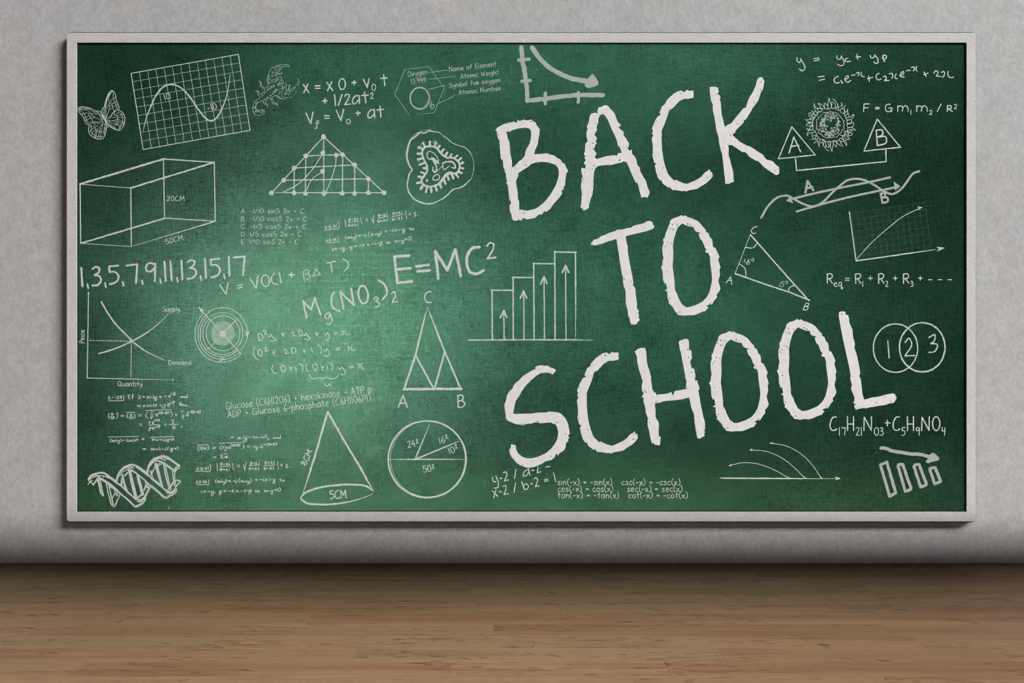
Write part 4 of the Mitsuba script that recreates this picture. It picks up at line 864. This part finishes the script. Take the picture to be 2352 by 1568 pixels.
d = Drawing('chalkboard__complex_polar_notes', 'small chalk handwriting on complex numbers under the word Quantity').view(235, 890, .10204)
d.s("L130,297 300,296 478,290 488,170;140,205 165,198 162,225 135,250;L135,250 170,248;340,195 365,188 365,215 335,245;L335,245 375,243;L450,185 408,190 402,213;402,213 435,215 430,240 400,245;D195,250 300,205 300,245;D232,215 245,222 236,228;"
    "L565,172 625,165;L598,168 598,245;L585,247 630,243;700,160 685,150 675,180 680,250;L660,200 705,195;810,190 845,185 850,210 815,240 850,245 860,215;L910,197 955,197;L912,220 955,220;L1010,190 1050,240;L1045,190 1005,245;L1065,215 1105,215;L1085,195 1085,235;L1150,195 1140,235 1160,235;"
    "1175,200 1180,230 1210,230 1220,200;1220,205 1215,270 1195,300 1175,285 1220,235;L1285,197 1335,195;L1285,218 1335,216;L1410,190 1420,225;1412,200 1430,182 1450,185;1485,200 1525,190 1515,175 1490,190 1495,215 1530,212;L1555,130 1545,160 1565,160;E1618,140 20,35;L1600,142 1640,138;"
    "1795,195 1765,205 1765,222 1795,210 1800,222;1810,225 1820,205 1835,205 1840,225;1845,205 1850,222 1870,220 1875,200;1900,205 1880,215 1890,230 1915,225;L1915,150 1915,230;"
    "L790,390 805,430 830,400 845,435 862,395;L912,400 965,397;L912,428 965,425;1015,385 1015,425 1045,425 1055,390;L1070,405 1115,405;L1092,390 1092,425;L1150,385 1145,425 1170,420;L1190,375 1205,425 1222,375;L1292,390 1330,388;L1295,410 1330,408;"
    "1420,380 1395,385 1395,410 1430,400 1425,380;1400,400 1410,440 1395,465 1355,440 1360,425;1465,400 1520,380 1510,360 1475,375 1480,425 1540,420;L1535,330 1525,360 1545,360;1575,310 1580,340 1615,340 1615,300;L1605,300 1600,380;L1745,340 1740,405;L1735,375 1765,365;"
    "L1775,320 1770,410;1772,385 1790,370 1795,408;1810,395 1835,385 1825,375 1815,395 1840,408;1855,410 1865,390 1885,390 1890,410;1895,385 1910,410 1945,410;D1155,170 1552,100 1158,365 1470,330 1535,300;"
    "165,580 140,620 140,660 165,692;205,580 230,575 205,610 240,610 255,585;L190,650 272,648;L200,665 210,705 235,680 245,710 268,665;320,585 345,620 340,665 315,695;L425,625 480,622;L425,645 480,642;L545,557 730,555;580,590 550,625 560,665 590,685;620,600 660,590 640,620 660,610;L610,642 690,640;"
    "L615,660 630,700 650,670 665,700 690,660;710,590 740,630 735,665 705,692;L815,605 880,603;L820,640 880,635;975,517 1200,503 1560,495;1020,555 985,600 985,660 1020,682;L1105,545 1110,570;L1108,550 1150,545;L1085,605 1140,600;1110,635 1140,640 1130,665 1095,665 1110,635;1100,665 1085,690 1120,700;"
    "1200,620 1240,605 1235,590 1205,605 1210,640 1250,630;L1270,560 1262,590;1300,540 1280,570 1300,595;E1335,565 17,30;L1322,565 1350,563;L1370,570 1400,568;E1440,560 20,25;L1440,530 1440,600;1485,535 1500,560 1480,590;1530,525 1575,590 1570,640 1545,665;L1640,600 1690,598;L1640,628 1690,626;"
    "L1800,520 1800,560;L1800,530 1840,525;1800,625 1835,620 1835,650 1795,655 1800,625;L1795,655 1815,700;1885,610 1940,590 1925,575 1890,600 1900,635 1945,628;L1920,548 1965,545;L1990,530 1985,560;2030,515 2010,550 2025,585;E2060,545 19,30;L2045,545 2078,543;L2095,548 2120,546;E2155,545 22,20;L2155,520 2155,580;2190,495 2215,530 2190,578;"
    "L835,820 895,815;L838,852 895,848;L1055,770 1060,815;L1058,780 1085,765;1120,800 1150,785 1145,770 1122,785 1130,815 1160,805;L1150,745 1185,742;L1200,710 1200,760;E1260,735 28,24;L1235,715 1290,710;L1048,845 1270,830;1060,900 1095,885 1090,915 1050,920;1065,905 1060,965 1030,965;"
    "1120,925 1160,905 1150,890 1122,905 1130,940 1170,930;L1180,890 1210,885;L1220,870 1220,905;1250,850 1255,880 1295,875 1300,840;L1285,845 1285,910;L1398,820 1440,818;L1398,842 1440,840;L1560,730 1610,725;1570,750 1605,750 1575,800 1615,795;L1502,828 1715,822;L1575,860 1640,855;L1585,880 1595,925 1615,895 1630,925 1640,880;1785,855 1795,875 1770,900;"
    "137,1110 480,1103 820,1095;200,1155 178,1190 200,1225;L220,1180 255,1220;L250,1180 220,1222;L265,1200 300,1198;L283,1180 283,1215;L320,1175 315,1215;345,1185 355,1210 385,1200;385,1180 380,1250 360,1265 350,1240;410,1155 440,1185 420,1220;L460,1182 512,1180;570,1160 548,1190 572,1218;"
    "585,1180 590,1210 620,1205 622,1180;L635,1195 670,1193;L655,1180 655,1212;L695,1180 692,1212 705,1210;L725,1170 740,1205 765,1165;780,1145 800,1170 785,1200;L895,1148 940,1145;L895,1165 940,1160;L1072,1118 1605,1098;L1115,1150 1160,1190;L1155,1145 1115,1195;L1165,1170 1200,1168;"
    "1205,1155 1215,1190 1255,1185 1260,1150;L1285,1170 1335,1168;L1310,1150 1310,1190;L1370,1150 1365,1190 1385,1188;1430,1145 1410,1180 1425,1210;1445,1160 1460,1185 1490,1150;1490,1150 1485,1225 1465,1225 1470,1195;L1500,1165 1530,1163;L1545,1145 1560,1185 1585,1140;1595,1130 1615,1150 1590,1185;"
    "L915,1370 975,1375;L920,1385 980,1388;1110,1355 1095,1385 1110,1410;L1125,1365 1165,1405;L1160,1365 1125,1410;L1170,1385 1205,1385;1215,1365 1225,1400 1260,1395 1265,1365;1285,1345 1305,1380 1290,1415;L1335,1385 1390,1382;L1430,1370 1422,1410 1445,1405;1490,1335 1465,1375 1485,1405;"
    "1525,1360 1540,1390 1575,1355;1575,1355 1565,1440 1545,1445 1540,1420 1570,1395;L1590,1375 1620,1372;L1630,1350 1645,1395 1670,1345;1685,1325 1710,1355 1685,1395;D345,570 352,575 338,566;D1265,530 1992,500 697,1150 1370,1125 1435,1335 320,1152", 1.55)
d.build()

d = Drawing('chalkboard__double_helix', 'chalk drawing of a double helix with rungs in the lower left corner').view(195, 1035, .09779)
d.s("85,670 140,590 220,550 290,530 350,515 430,518 500,550 600,625 740,735;740,735 770,600 830,480 920,395 1020,350 1110,325 1200,350 1300,415 1460,530;1465,525 1490,400 1540,280 1630,190 1730,155 1830,120 1920,145 2040,225 2215,355", 4.6, 0.3)
d.s("90,700 150,610 240,575 330,575 440,590 560,640;760,600 830,510 930,420 1040,390 1130,370;1500,420 1560,300 1660,215 1760,180 1850,160 1960,210;500,590 650,690 750,770;1200,380 1320,460 1480,590", 2.0, 0.4)
d.s("740,735 860,830 1000,960 1120,1070 1200,1140;1460,530 1560,640 1700,760 1830,870 1925,945", 3.2, 0.35)
d.s("760,770 900,870 1020,1000 1180,1120;1560,660 1740,780 1880,900", 1.5, 0.4)
d.s("300,590 360,640 450,690 560,760 700,870 830,1000 980,1120 1100,1230 1200,1315 1270,1285 1360,1230 1410,1150 1430,1040", 3.4, 0.35).s("340,660 470,730 600,830 740,930 830,1010 980,1130 1190,1290 1260,1260 1340,1200", 1.6, 0.4)
d.s("1030,420 1150,480 1300,600 1450,730 1560,840 1740,990 1915,1115 2000,1060 2100,1010 2150,940 2145,880", 2.4, 0.3).s("1060,460 1200,530 1400,690;1560,810 1740,950 1915,1080 1990,1030", 1.5, 0.35)
d.s("1200,1140 1300,1150 1390,1095 1420,1040;1240,1190 1330,1180 1400,1120;1925,950 2040,965 2110,890 2170,800 2240,720 2160,690 2080,725;1930,980 2040,1000 2120,930", 3.0, 0.4)
d.s("1740,240 1850,280 1960,360 2095,455", 3.0, 0.3).s("1820,300 1960,390 2090,480", 1.5, 0.3)
d.s("L2215,355 2130,395 2098,480;L2225,400 2150,430 2120,500", 2.8, 0.3)
d.s("820,590 880,500 1000,440;1545,345 1620,265 1720,245 1810,290;1540,300 1640,230 1740,240;350,582 440,605 440,625;1050,392 1145,415 1140,430;1780,190 1885,225 1880,240", 1.8)
d.s("L290,640 370,1000 440,1060;L350,640 385,820 435,1050;L490,720 545,980 610,1230;L540,720 590,930 660,1240;L320,650 380,980", 2.4, 0.35)
d.s("590,1210 640,1275 685,1315 760,1180 825,1030;640,1270 700,1260 770,1130", 2.0, 0.35).s("L690,890 720,1000 750,1062 775,1045 740,920;L650,1105 710,990;L660,1080 700,1000", 2.0, 0.35)
d.s("L90,690 190,620 280,605;L70,795 135,720 200,810 285,690;L140,730 205,780 270,670;L90,730 180,690", 1.9, 0.3)
d.s("560,790 640,830 690,880;L570,810 600,860 680,890", 1.6)
d.s("L890,550 935,760 1005,965;L870,560 915,790 985,940;L870,640 840,810;L890,680 860,790;L850,800 990,950", 2.0, 0.35)
d.s("L1020,440 1090,760 1185,1135;L1070,470 1140,770 1220,1100;L1050,470 1200,1110", 2.6, 0.35)
d.s("L1210,530 1270,790 1345,1040 1385,1030;L1270,590 1320,800 1385,1030;L1240,570 1350,1020", 2.2, 0.35)
d.s("L930,600 1010,520;L940,570 1000,505;L1220,1110 1330,1010;L1240,1120 1340,1030;L1380,920 1430,800;L1400,930 1440,830;L1540,850 1445,1045;L1515,850 1425,1020", 1.9)
d.s("L1420,720 1470,870 1495,860 1470,750;L1525,480 1600,640;L1570,490 1580,600;L1525,480 1560,470", 2.1)
d.s("L1640,300 1715,560 1810,840;L1690,300 1750,520 1825,850;L1665,300 1790,800;L1840,310 1905,620 1980,890;L1880,320 1945,600 2010,870", 2.5, 0.35)
d.s("L1560,570 1645,390;L1590,480 1650,370;L1700,340 1775,275;L1710,370 1810,295;L1600,660 1760,770", 1.8)
d.s("E2000,890 28,28;L2060,470 2085,700 2110,830;L2110,490 2112,700 2135,800;L1930,935 2080,725;L2020,850 2090,740", 2.0)
d.build()

d = Drawing('chalkboard__cone', 'chalk cone marked 8CM and 5CM').view(500, 860, .2551)
d.s("L990,335 880,720 770,1065", 4.6, 0.35, (0, .3)).s("L990,335 1130,580 1280,830 1400,1045", 4.5, 0.35, (0, .15))
d.s("1400,1050 1360,1015 1200,990 1030,1000 870,1030 770,1080 750,1110 790,1150 900,1168 1050,1165 1200,1140 1320,1105 1392,1075", 4.2, 0.3, (.03, .25))
d.sub('dimension').text('5CM', 1010, 1118, 1158, 1110, 72, 2.3).sub('dimension').text('8CM', 795, 824, 852, 690, 50, 2.1)
d.build()

d = Drawing('chalkboard__pie_chart', 'chalk pie chart with shares 24%, 16%, 10% and 50%').view(500, 860, .2551)
d.s("E1886,762 350,345", 3.8, 0.3).s("E1892,760 336,340", 1.0, 0.3).s("L1540,763 2225,762", 2.8, 0.35, (.3, .3)).s("L1780,755 1912,440", 3.2, 0.3, (0, .7)).s("L1785,760 2175,598", 3.2, 0.3, (0, .3))
d.sub('share').text('24', 1716, 657, 1778, 645, 58, 1.65).text('%', 1787, 622, 1812, 616, 36, 1.4).sub('share').text('16', 1998, 622, 2050, 608, 58, 1.65).text('%', 2052, 580, 2076, 574, 36, 1.4)
d.sub('share').text('10', 2088, 716, 2140, 698, 58, 1.65).text('%', 2140, 668, 2164, 660, 36, 1.4).sub('share').text('50', 1852, 880, 1926, 870, 58, 1.65).text('%', 1932, 846, 1956, 840, 36, 1.4)
d.build()

# ---------------------------------------------------------------- drawings, middle and right
d = Drawing('chalkboard__rising_bar_chart', 'chalk chart of four rising bars with an arrow in each').view(1060, 480, .27211)
d.s("L60,1105 540,1103 960,1103 1120,1107", 2.9, 0.35, (0, .2))
d.s("L258,680 260,1100;L435,572 437,1100;L610,455 613,1100;L787,355 790,1100", 3.1, 0.35).s("L962,362 964,800 963,1100", 3.1, 0.3, (0, .6))
d.s("L250,685 437,685;L430,576 612,577;L605,460 790,462;L782,362 968,366", 3.1, 0.35)
for x, y in ((357, 855), (525, 690), (697, 570), (879, 475)):
    d.sub('arrow').s(f"L{x},{y} {x + 3},1100", 2.7, 0.35).s(f"L{x - 29},{y + 62} {x},{y} {x + 25},{y + 60}", 3.5, 0.35)
d.build()

d = Drawing('chalkboard__exponential_solution', 'thin chalk handwriting y = yc + yp at the upper right').view(1810, 100, .17432)
d.s("118,185 120,230 150,250 172,215;165,200 200,260 222,320 190,360 148,335;L337,200 405,190;L345,230 410,215;640,160 650,200 685,205 705,165;700,165 735,235 730,280 695,293 655,275;785,195 755,205 755,235 785,238 822,230;L905,140 920,210;L895,180 955,172;"
    "1082,155 1095,190 1130,180 1142,148;1140,150 1185,215 1180,255 1150,260 1132,240;L1248,160 1270,240;1240,195 1265,150 1295,165 1290,195 1255,215;L397,440 475,432;L410,485 482,470;660,432 620,450 605,490 630,520 675,515;L692,494 703,487 708,523 724,517;"
    "750,480 795,440 790,425 750,455 755,490 790,510 825,485;L835,420 880,412;900,390 930,380 935,400 920,420;968,380 960,410 980,435 1005,437;L1060,425 1070,497;L1045,465 1115,445;1200,390 1165,415 1165,460 1195,480 1225,465;1255,440 1280,428 1295,450 1270,490;L1270,490 1328,485;"
    "1335,400 1370,395 1380,425 1365,460;1425,400 1410,440 1420,460 1437,462;1470,425 1525,390 1520,370 1485,395 1485,435 1530,440;L1560,358 1612,352;1625,315 1655,308 1665,335 1650,360;1695,300 1685,345 1702,362;L1790,375 1820,435;L1790,410 1845,390;"
    "1920,390 1945,358 1975,375 1955,430;L1955,430 2010,432;2020,380 2055,370 2060,410 2035,447;2110,365 2105,410 2130,447 2180,445", 2.5)
d.build(split='character')

d = Drawing('chalkboard__gravity_formula', 'chalk formula F = G m1 m2 / R2').view(1810, 100, .17432)
d.s("L1000,795 995,898;L1000,797 1070,795;L1000,848 1055,845;L1150,842 1200,840;L1152,862 1200,860;1345,800 1300,805 1282,850 1300,895 1345,893 1365,870;L1365,895 1367,848 1320,850;L1445,820 1445,895;1445,840 1480,820 1510,840 1505,890;1510,840 1550,818 1575,840 1582,895;"
    "L1695,820 1695,895;1695,840 1730,820 1760,840 1755,890;1760,840 1800,818 1825,840 1835,895;L2018,795 1965,895;L2100,815 2097,895;2100,817 2145,820 2150,850 2105,862;L2115,862 2165,895", 2.4)
d.s("L1618,875 1618,935;1865,890 1885,875 1892,895 1865,935;L1865,935 1897,932;2190,810 2205,798 2218,812 2190,860;L2190,860 2222,860", 1.7)
d.build(split='character')

d = Drawing('chalkboard__sunflower', 'thin chalk drawing of a sunflower head full of seeds').view(1840, 215, .08929)
d.s("330,250 340,350 370,450 420,490 470,460;330,260 370,350 430,400;420,375 480,380 535,410 520,460 460,465 430,430 415,375;430,245 480,310 510,380;430,245 520,280 600,350 620,390;520,390 600,385 690,400 780,370;600,340 600,250 650,270 690,340 690,400;"
    "690,330 690,260 715,110;715,110 740,200 775,290 780,370;785,370 790,210;790,210 840,230 880,290 875,380;790,145 840,150 900,220 945,310 955,400;880,390 820,370 795,390;945,265 940,300 905,380;900,400 940,420 1000,430;970,360 1040,300 1052,250;1030,230 1060,300 1075,380;"
    "1000,430 1040,390 1100,390 1120,470 1080,510 1020,470 1000,430;1155,295 1115,330 1105,400 1115,480;1195,385 1190,430 1110,500;1110,500 1130,550 1190,530 1195,430;1200,490 1225,540 1235,600;1120,560 1160,630 1170,670 1280,660 1340,610 1360,560 1350,530;1350,530 1290,590 1170,620;"
    "1290,670 1300,750 1190,770 1180,700 1200,670;1190,770 1350,760 1340,830 1310,860 1210,870 1180,820 1195,770;1210,870 1290,880 1360,900 1400,940;1400,940 1300,930 1200,950 1180,980;1300,940 1300,965 1190,980;1090,990 1200,965 1220,1000;1210,870 1185,930;"
    "1220,1010 1320,1030 1300,1070 1230,1070 1190,1000;1140,1000 1170,1080 1210,1110 1240,1120;1120,1040 1120,1110 1190,1180 1260,1175;1200,1060 1215,1160;1060,1120 1120,1040 1130,1000;1060,1120 1120,1200 1155,1200;1155,1200 1170,1340 1100,1220;1005,1070 1060,1085 1100,1080;"
    "970,1190 1010,1150 1060,1160 1090,1220 1020,1225 970,1190;900,1220 960,1300 1020,1340;1010,1230 1050,1320 1080,1360;820,1230 850,1320 900,1365;900,1365 915,1280 880,1215 820,1215;750,1240 750,1340 790,1490;790,1490 800,1420 825,1310 820,1240;690,1240 700,1300 750,1340 745,1250 690,1230;"
    "630,1240 640,1340 710,1390 720,1330;560,1200 560,1290 610,1380 680,1460 720,1465;560,1340 575,1290 600,1230 590,1190 500,1180;630,1380 635,1300;470,1375 440,1260 420,1190 440,1140 490,1180 470,1240 410,1260;460,1310 500,1270 545,1250;320,1280 380,1230 385,1170 370,1120 400,1095 440,1120;"
    "250,1185 310,1170 370,1160;310,1160 280,1050 275,1010;310,1090 350,1075 410,1070;410,1070 340,950 300,935 220,940 160,1000 155,1080;155,1080 200,1020 300,1000 345,990;300,930 305,830 300,760 310,680 350,630;130,910 210,910 260,840 290,820;140,910 210,935 300,935;"
    "300,800 220,770 150,775 130,800 160,830 240,830 300,800;175,745 220,740 300,740;190,760 300,790;110,670 180,720 300,735;110,670 200,670 320,680;210,665 250,640 350,630;240,630 210,580 195,500;195,500 250,500 320,520;245,545 290,600 340,610 375,570 350,545 280,555 245,545;"
    "265,440 310,470 380,465 425,500 400,545 350,540 310,480;375,570 420,540 430,490;630,1240 690,1235 800,1230 970,1210;555,1200 630,1225", 1.35)
d.s("570,485 640,490 700,480 770,465 780,475 850,485 940,515 990,570 1050,640 1080,700 1110,705;1110,705 1085,760 1105,780 1090,840 1100,910 1050,950 1030,1000 960,1060 920,1110 830,1120 790,1130 720,1140 650,1130 560,1090 510,1040 460,1020 430,920 390,910;390,910 400,820 400,740 395,690 450,640 440,605", 1.3)
d.s("440,605 500,580 510,555 575,515", .7)
for q in nums("675,510 752,525 820,525 627,557 703,583 772,590 842,578 907,565 635,605 542,650 600,640 610,665 682,665 752,637 803,632 862,627 945,630 540,685 573,690 760,700 948,685 985,718 505,740 548,740 600,725 952,740 500,780 515,790 605,790 905,790 950,790 995,815 500,842 565,820 608,842 668,838 928,840 783,890 866,878 935,903 558,895 488,920 635,915 820,938 888,955 970,940 775,970 532,972 577,962 633,988 685,990 732,1005 825,990 945,1005 772,1035 877,1033 622,1060 660,1040 710,1060 820,1070 752,1088 708,1098"):
    d.s(f"E{q[0]:.0f},{q[1]:.0f} 18,19", 1.15, 0.1)
d.build()

d = Drawing('chalkboard__balanced_triangles', 'two chalk triangles lettered A and B joined by a bracket').view(1760, 80, .29332)
d.s("L200,720 95,970 383,940 200,720;L868,660 765,910 1050,880 868,660", 2.7, 0.4).s("L178,925 215,800 268,915;L190,875 255,865;L860,745 870,868;860,748 905,745 910,780 870,800;870,800 935,800 940,840 870,868", 3.2, 0.3).s("L228,970 237,1062 938,992 935,900", 2.9, 0.4)
d.build()

d = Drawing('chalkboard__wave_arrows', 'soft chalk wave crossing two long arrows A and B', 'chalk_soft').view(1620, 380, .27211)
d.s("472,440 540,330 620,265 690,255 760,290 840,330 910,345 990,310 1060,240 1130,175 1200,125 1280,112 1370,135 1450,180 1510,220 1580,240 1640,210 1700,140 1760,65 1805,48;1560,100 1440,128 1130,190 900,240 740,280;770,388 900,350 1160,280 1600,185", 5.0, 0.15)
d.s("L845,230 862,130 912,210;L855,192 905,182;L1478,235 1495,312;1478,238 1515,235 1515,262 1488,272;1488,272 1540,275 1540,300 1495,315", 4.8, 0.15)
d.fill("683,298 720,255 742,320", .2).fill("1648,175 1590,135 1600,212", .2)
d.build()

d = Drawing('chalkboard__angle_triangle', 'slanting chalk triangle ABC with angles of 45 and 15 degrees').view(1620, 380, .27211)
d.s("L380,583 250,912", 1.5).s("L380,583 640,880 872,1137;L250,912 500,1000 700,1065 880,1137", 3.3, 0.35).s("340,690 400,695 440,655;285,828 335,870 342,935;755,1010 710,1030 700,1065", 2.3)
d.s("438,515 405,525 388,560 400,573 425,570;L175,990 215,938 222,1002;L190,970 222,968;L850,1160 825,1215;850,1160 872,1165 865,1185 840,1188;840,1188 868,1197 860,1215 825,1218", 2.2)
d.s("L338,788 328,815 362,822;L362,795 345,835;L382,795 367,795 360,812;360,812 375,815 370,832 350,832;E400,796 9,12;L642,978 625,1020;L668,978 653,980 648,995;648,995 662,1000 655,1020 635,1022;E688,985 8,11", 1.3)
d.build()

d = Drawing('chalkboard__growth_graph', 'chalk graph of a rising curve on a faint grid at the right').view(1620, 380, .27211)
d.s("L1215,390 1272,805", 2.5, 0.2).s("L1272,805 1950,708", 3.0, 0.3, (0, .3)).s("1275,795 1400,655 1540,530 1660,435 1810,360", 1.8, 0.3)
d.fill("2024,694 1948,684 1970,702 1953,727", .2).fill("1833,353 1790,344 1800,360 1793,379", .2)
d.build()
d = Drawing('chalkboard__growth_graph__grid', 'very faint chalk grid lines', 'chalk_faint').view(1620, 380, .27211)
tl, tr, br, bl = (np.array(v, float) for v in ((1228, 405), (1855, 312), (1905, 700), (1285, 790)))
for i in range(13):
    d.s(ln(bil(i / 12, 0), bil(i / 12, 1)), 0.9, 0.1)
for i in range(8):
    d.s(ln(bil(0, i / 7.5), bil(1, i / 7.5)), 0.9, 0.1)
d.build()

d = Drawing('chalkboard__resistor_formula', 'chalk formula Req = R1 + R2 + R3 + with dashes').view(1880, 610, .13605)
for dx in (0, 478, 868, 1287):
    d.s(f"L{145 + dx},140 {148 + dx},298;{145 + dx},142 {215 + dx},140 {235 + dx},175 {205 + dx},215 {150 + dx},222;L{178 + dx},218 {235 + dx},296", 2.6)
for dx in (0, 418, 840):
    d.s(f"L{842 + dx},213 {910 + dx},213;L{876 + dx},180 {878 + dx},245", 2.2)
for dx in (0, 162, 325):
    d.s(f"L{1855 + dx},236 {1918 + dx},236", 2.2)
d.s("265,315 305,300 300,285 275,290 262,330 285,352 318,340;390,282 350,285 338,325 355,348 385,310;L390,282 385,395;385,395 405,385 405,365 388,370;L748,262 747,350;1130,270 1155,260 1165,285 1130,350;L1130,350 1175,350;1553,268 1580,260 1590,285 1565,300;1565,300 1598,315 1590,345 1552,350", 1.8)
d.s("L450,213 518,212;L452,245 520,244", 2.2)
d.build(split='character')

d = Drawing('chalkboard__venn_circles', 'two overlapping chalk circles numbered 1, 2 and 3').view(1130, 700, .45493)
d.s("E2037,218 112,122", 3.0, 0.45).s("E2172,214 115,124", 3.5, 0.5).s("L1998,182 2005,268;2085,190 2105,168 2118,190 2085,258;L2085,258 2135,255;2205,165 2235,150 2230,185 2215,195;2215,195 2248,200 2235,235 2205,240", 2.8, 0.3)
d.build()

d = Drawing('chalkboard__alkaloid_formula', 'chalk chemical formula C17H21N03 + C5H9NO4').view(1890, 940, .12755)
for dx in (0, 1135):
    d.s(f"{240 + dx},135 {190 + dx},140 {140 + dx},220 {130 + dx},310 {155 + dx},365 {200 + dx},378 {250 + dx},350", 3.0, 0.3)
for x in (443, 1522):
    d.s(f"L{x},130 {x},380;L{x + 109},130 {x + 109},380;L{x},262 {x + 109},262", 2.9, 0.3)
for x in (738, 1778):
    d.s(f"L{x},380 {x + 7},140 {x + 132},375 {x + 137},130", 2.9, 0.3)
d.s("E2040,255 65,125", 3.0, 0.3).s("L1120,242 1210,242;L1160,195 1160,295", 2.6)
d.s("L297,325 297,465;L335,330 405,328 390,465;600,340 625,325 650,340 640,380 600,462;L600,462 660,462;L690,325 692,465;E965,395 38,70;1025,340 1060,325 1080,350 1045,385;1045,385 1085,410 1080,450 1025,465;L1480,325 1430,328 1425,382;1425,382 1470,385 1480,430 1460,460 1420,465;"
    "1735,340 1700,325 1680,350 1690,385 1735,365;L1738,325 1733,465;L2150,325 2140,385 2200,385;L2195,325 2190,465", 2.0)
d.build(split='character')

d = Drawing('chalkboard__projectile_paths', 'three thin chalk arcs over a level chalk arrow at the lower right').view(1130, 700, .45493)
d.s("L1150,874 1640,877", 3.2, 0.3, (.05, .3)).s("L1640,877 1735,876", 1.2).fill("1762,876 1730,865 1738,876 1730,887", .2)
d.s("1497,873 1420,830 1330,800 1260,797 1200,811;1578,873 1520,815 1450,765 1380,738 1306,732;1662,873 1610,800 1550,745 1480,710 1408,698", 1.5, 0.2)
d.fill("1193,812 1210,802 1207,816", .15).fill("1298,731 1315,725 1313,738", .15).fill("1400,698 1417,691 1414,704", .15).s("E1499,873 4,5;E1580,873 4,5;E1662,873 4,5", 0.9, 0.1)
d.build()

d = Drawing('chalkboard__falling_bar_chart', 'four shrinking outlined chalk bars under a thick falling arrow', 'chalk_soft').view(1990, 1010, .09565)
d.sub('arrow').s("350,195 460,200 600,260 850,300 1050,335 1290,345 1490,400", 8.0, 0.35).fill("1590,300 1650,330 1700,380 1755,440 1730,490 1600,520 1470,565 1415,520 1480,440 1510,360", .5)
for q in ("335,600 490,530 705,1270 555,1350 335,600", "755,620 790,585 870,590 890,640 1065,1150 1050,1190 935,1235 755,620", "1140,630 1180,590 1260,590 1280,630 1440,1060 1420,1090 1300,1130 1140,630", "1520,700 1560,670 1650,665 1785,995 1640,1055 1520,700"):
    d.sub('bar').s('L' + q, 6.8, 0.35)
d.build()

d = Drawing('chalkboard__ellipse_formula', 'chalk formula y^2 / a^2 over x^2 / b^2 = 1, partly under the headline').view(1100, 1060, .21259)
d.s("145,165 155,210 185,220;185,155 210,240 200,280 165,285;228,185 238,172 246,182;262,118 290,110 300,130 275,208;L275,208 322,195;L400,80 385,182;540,75 490,110 480,150 510,150 540,100;L535,75 550,145;570,95 580,88 590,98;L640,62 630,120 668,108;L722,58 762,50;"
    "L145,315 205,375;L180,308 160,388;220,328 230,318 242,328;258,268 290,258 292,285 270,355;L270,355 318,345;L395,228 380,330;L462,215 490,295;475,262 515,240 535,260 520,295 488,300;560,240 568,232 578,242;598,185 620,172 632,190 610,270;L610,270 655,258;L708,195 745,188;L708,212 748,205;L805,120 830,215", 2.4)
d.build(split='character')

d = Drawing('chalkboard__trigonometry_identities', 'three lines of chalk identities of sin, cos, tan, csc, sec and cot').view(1100, 1060, .21259)
for t, x0, x1, y in (('sin(-x) = -sin(x)', 850, 1438, 250), ('cos(-x) = cos(x)', 850, 1450, 322), ('tan(-x) = -tan(x)', 850, 1512, 392), ('csc(-x) = -csc(x)', 1540, 2175, 250), ('sec(-x) = sec(x)', 1602, 2197, 322), ('cot(-x) = -cot(x)', 1613, 2256, 392)):
    d.sub('identity').text(t, x0, y, x1, y, 62, 1.5)
d.build()

d = Drawing('chalkboard__stray_mark', 'tiny chalk tick low on the board right of the double helix')
d.s("L387,1163 389,1168", 1.4)
d.build()
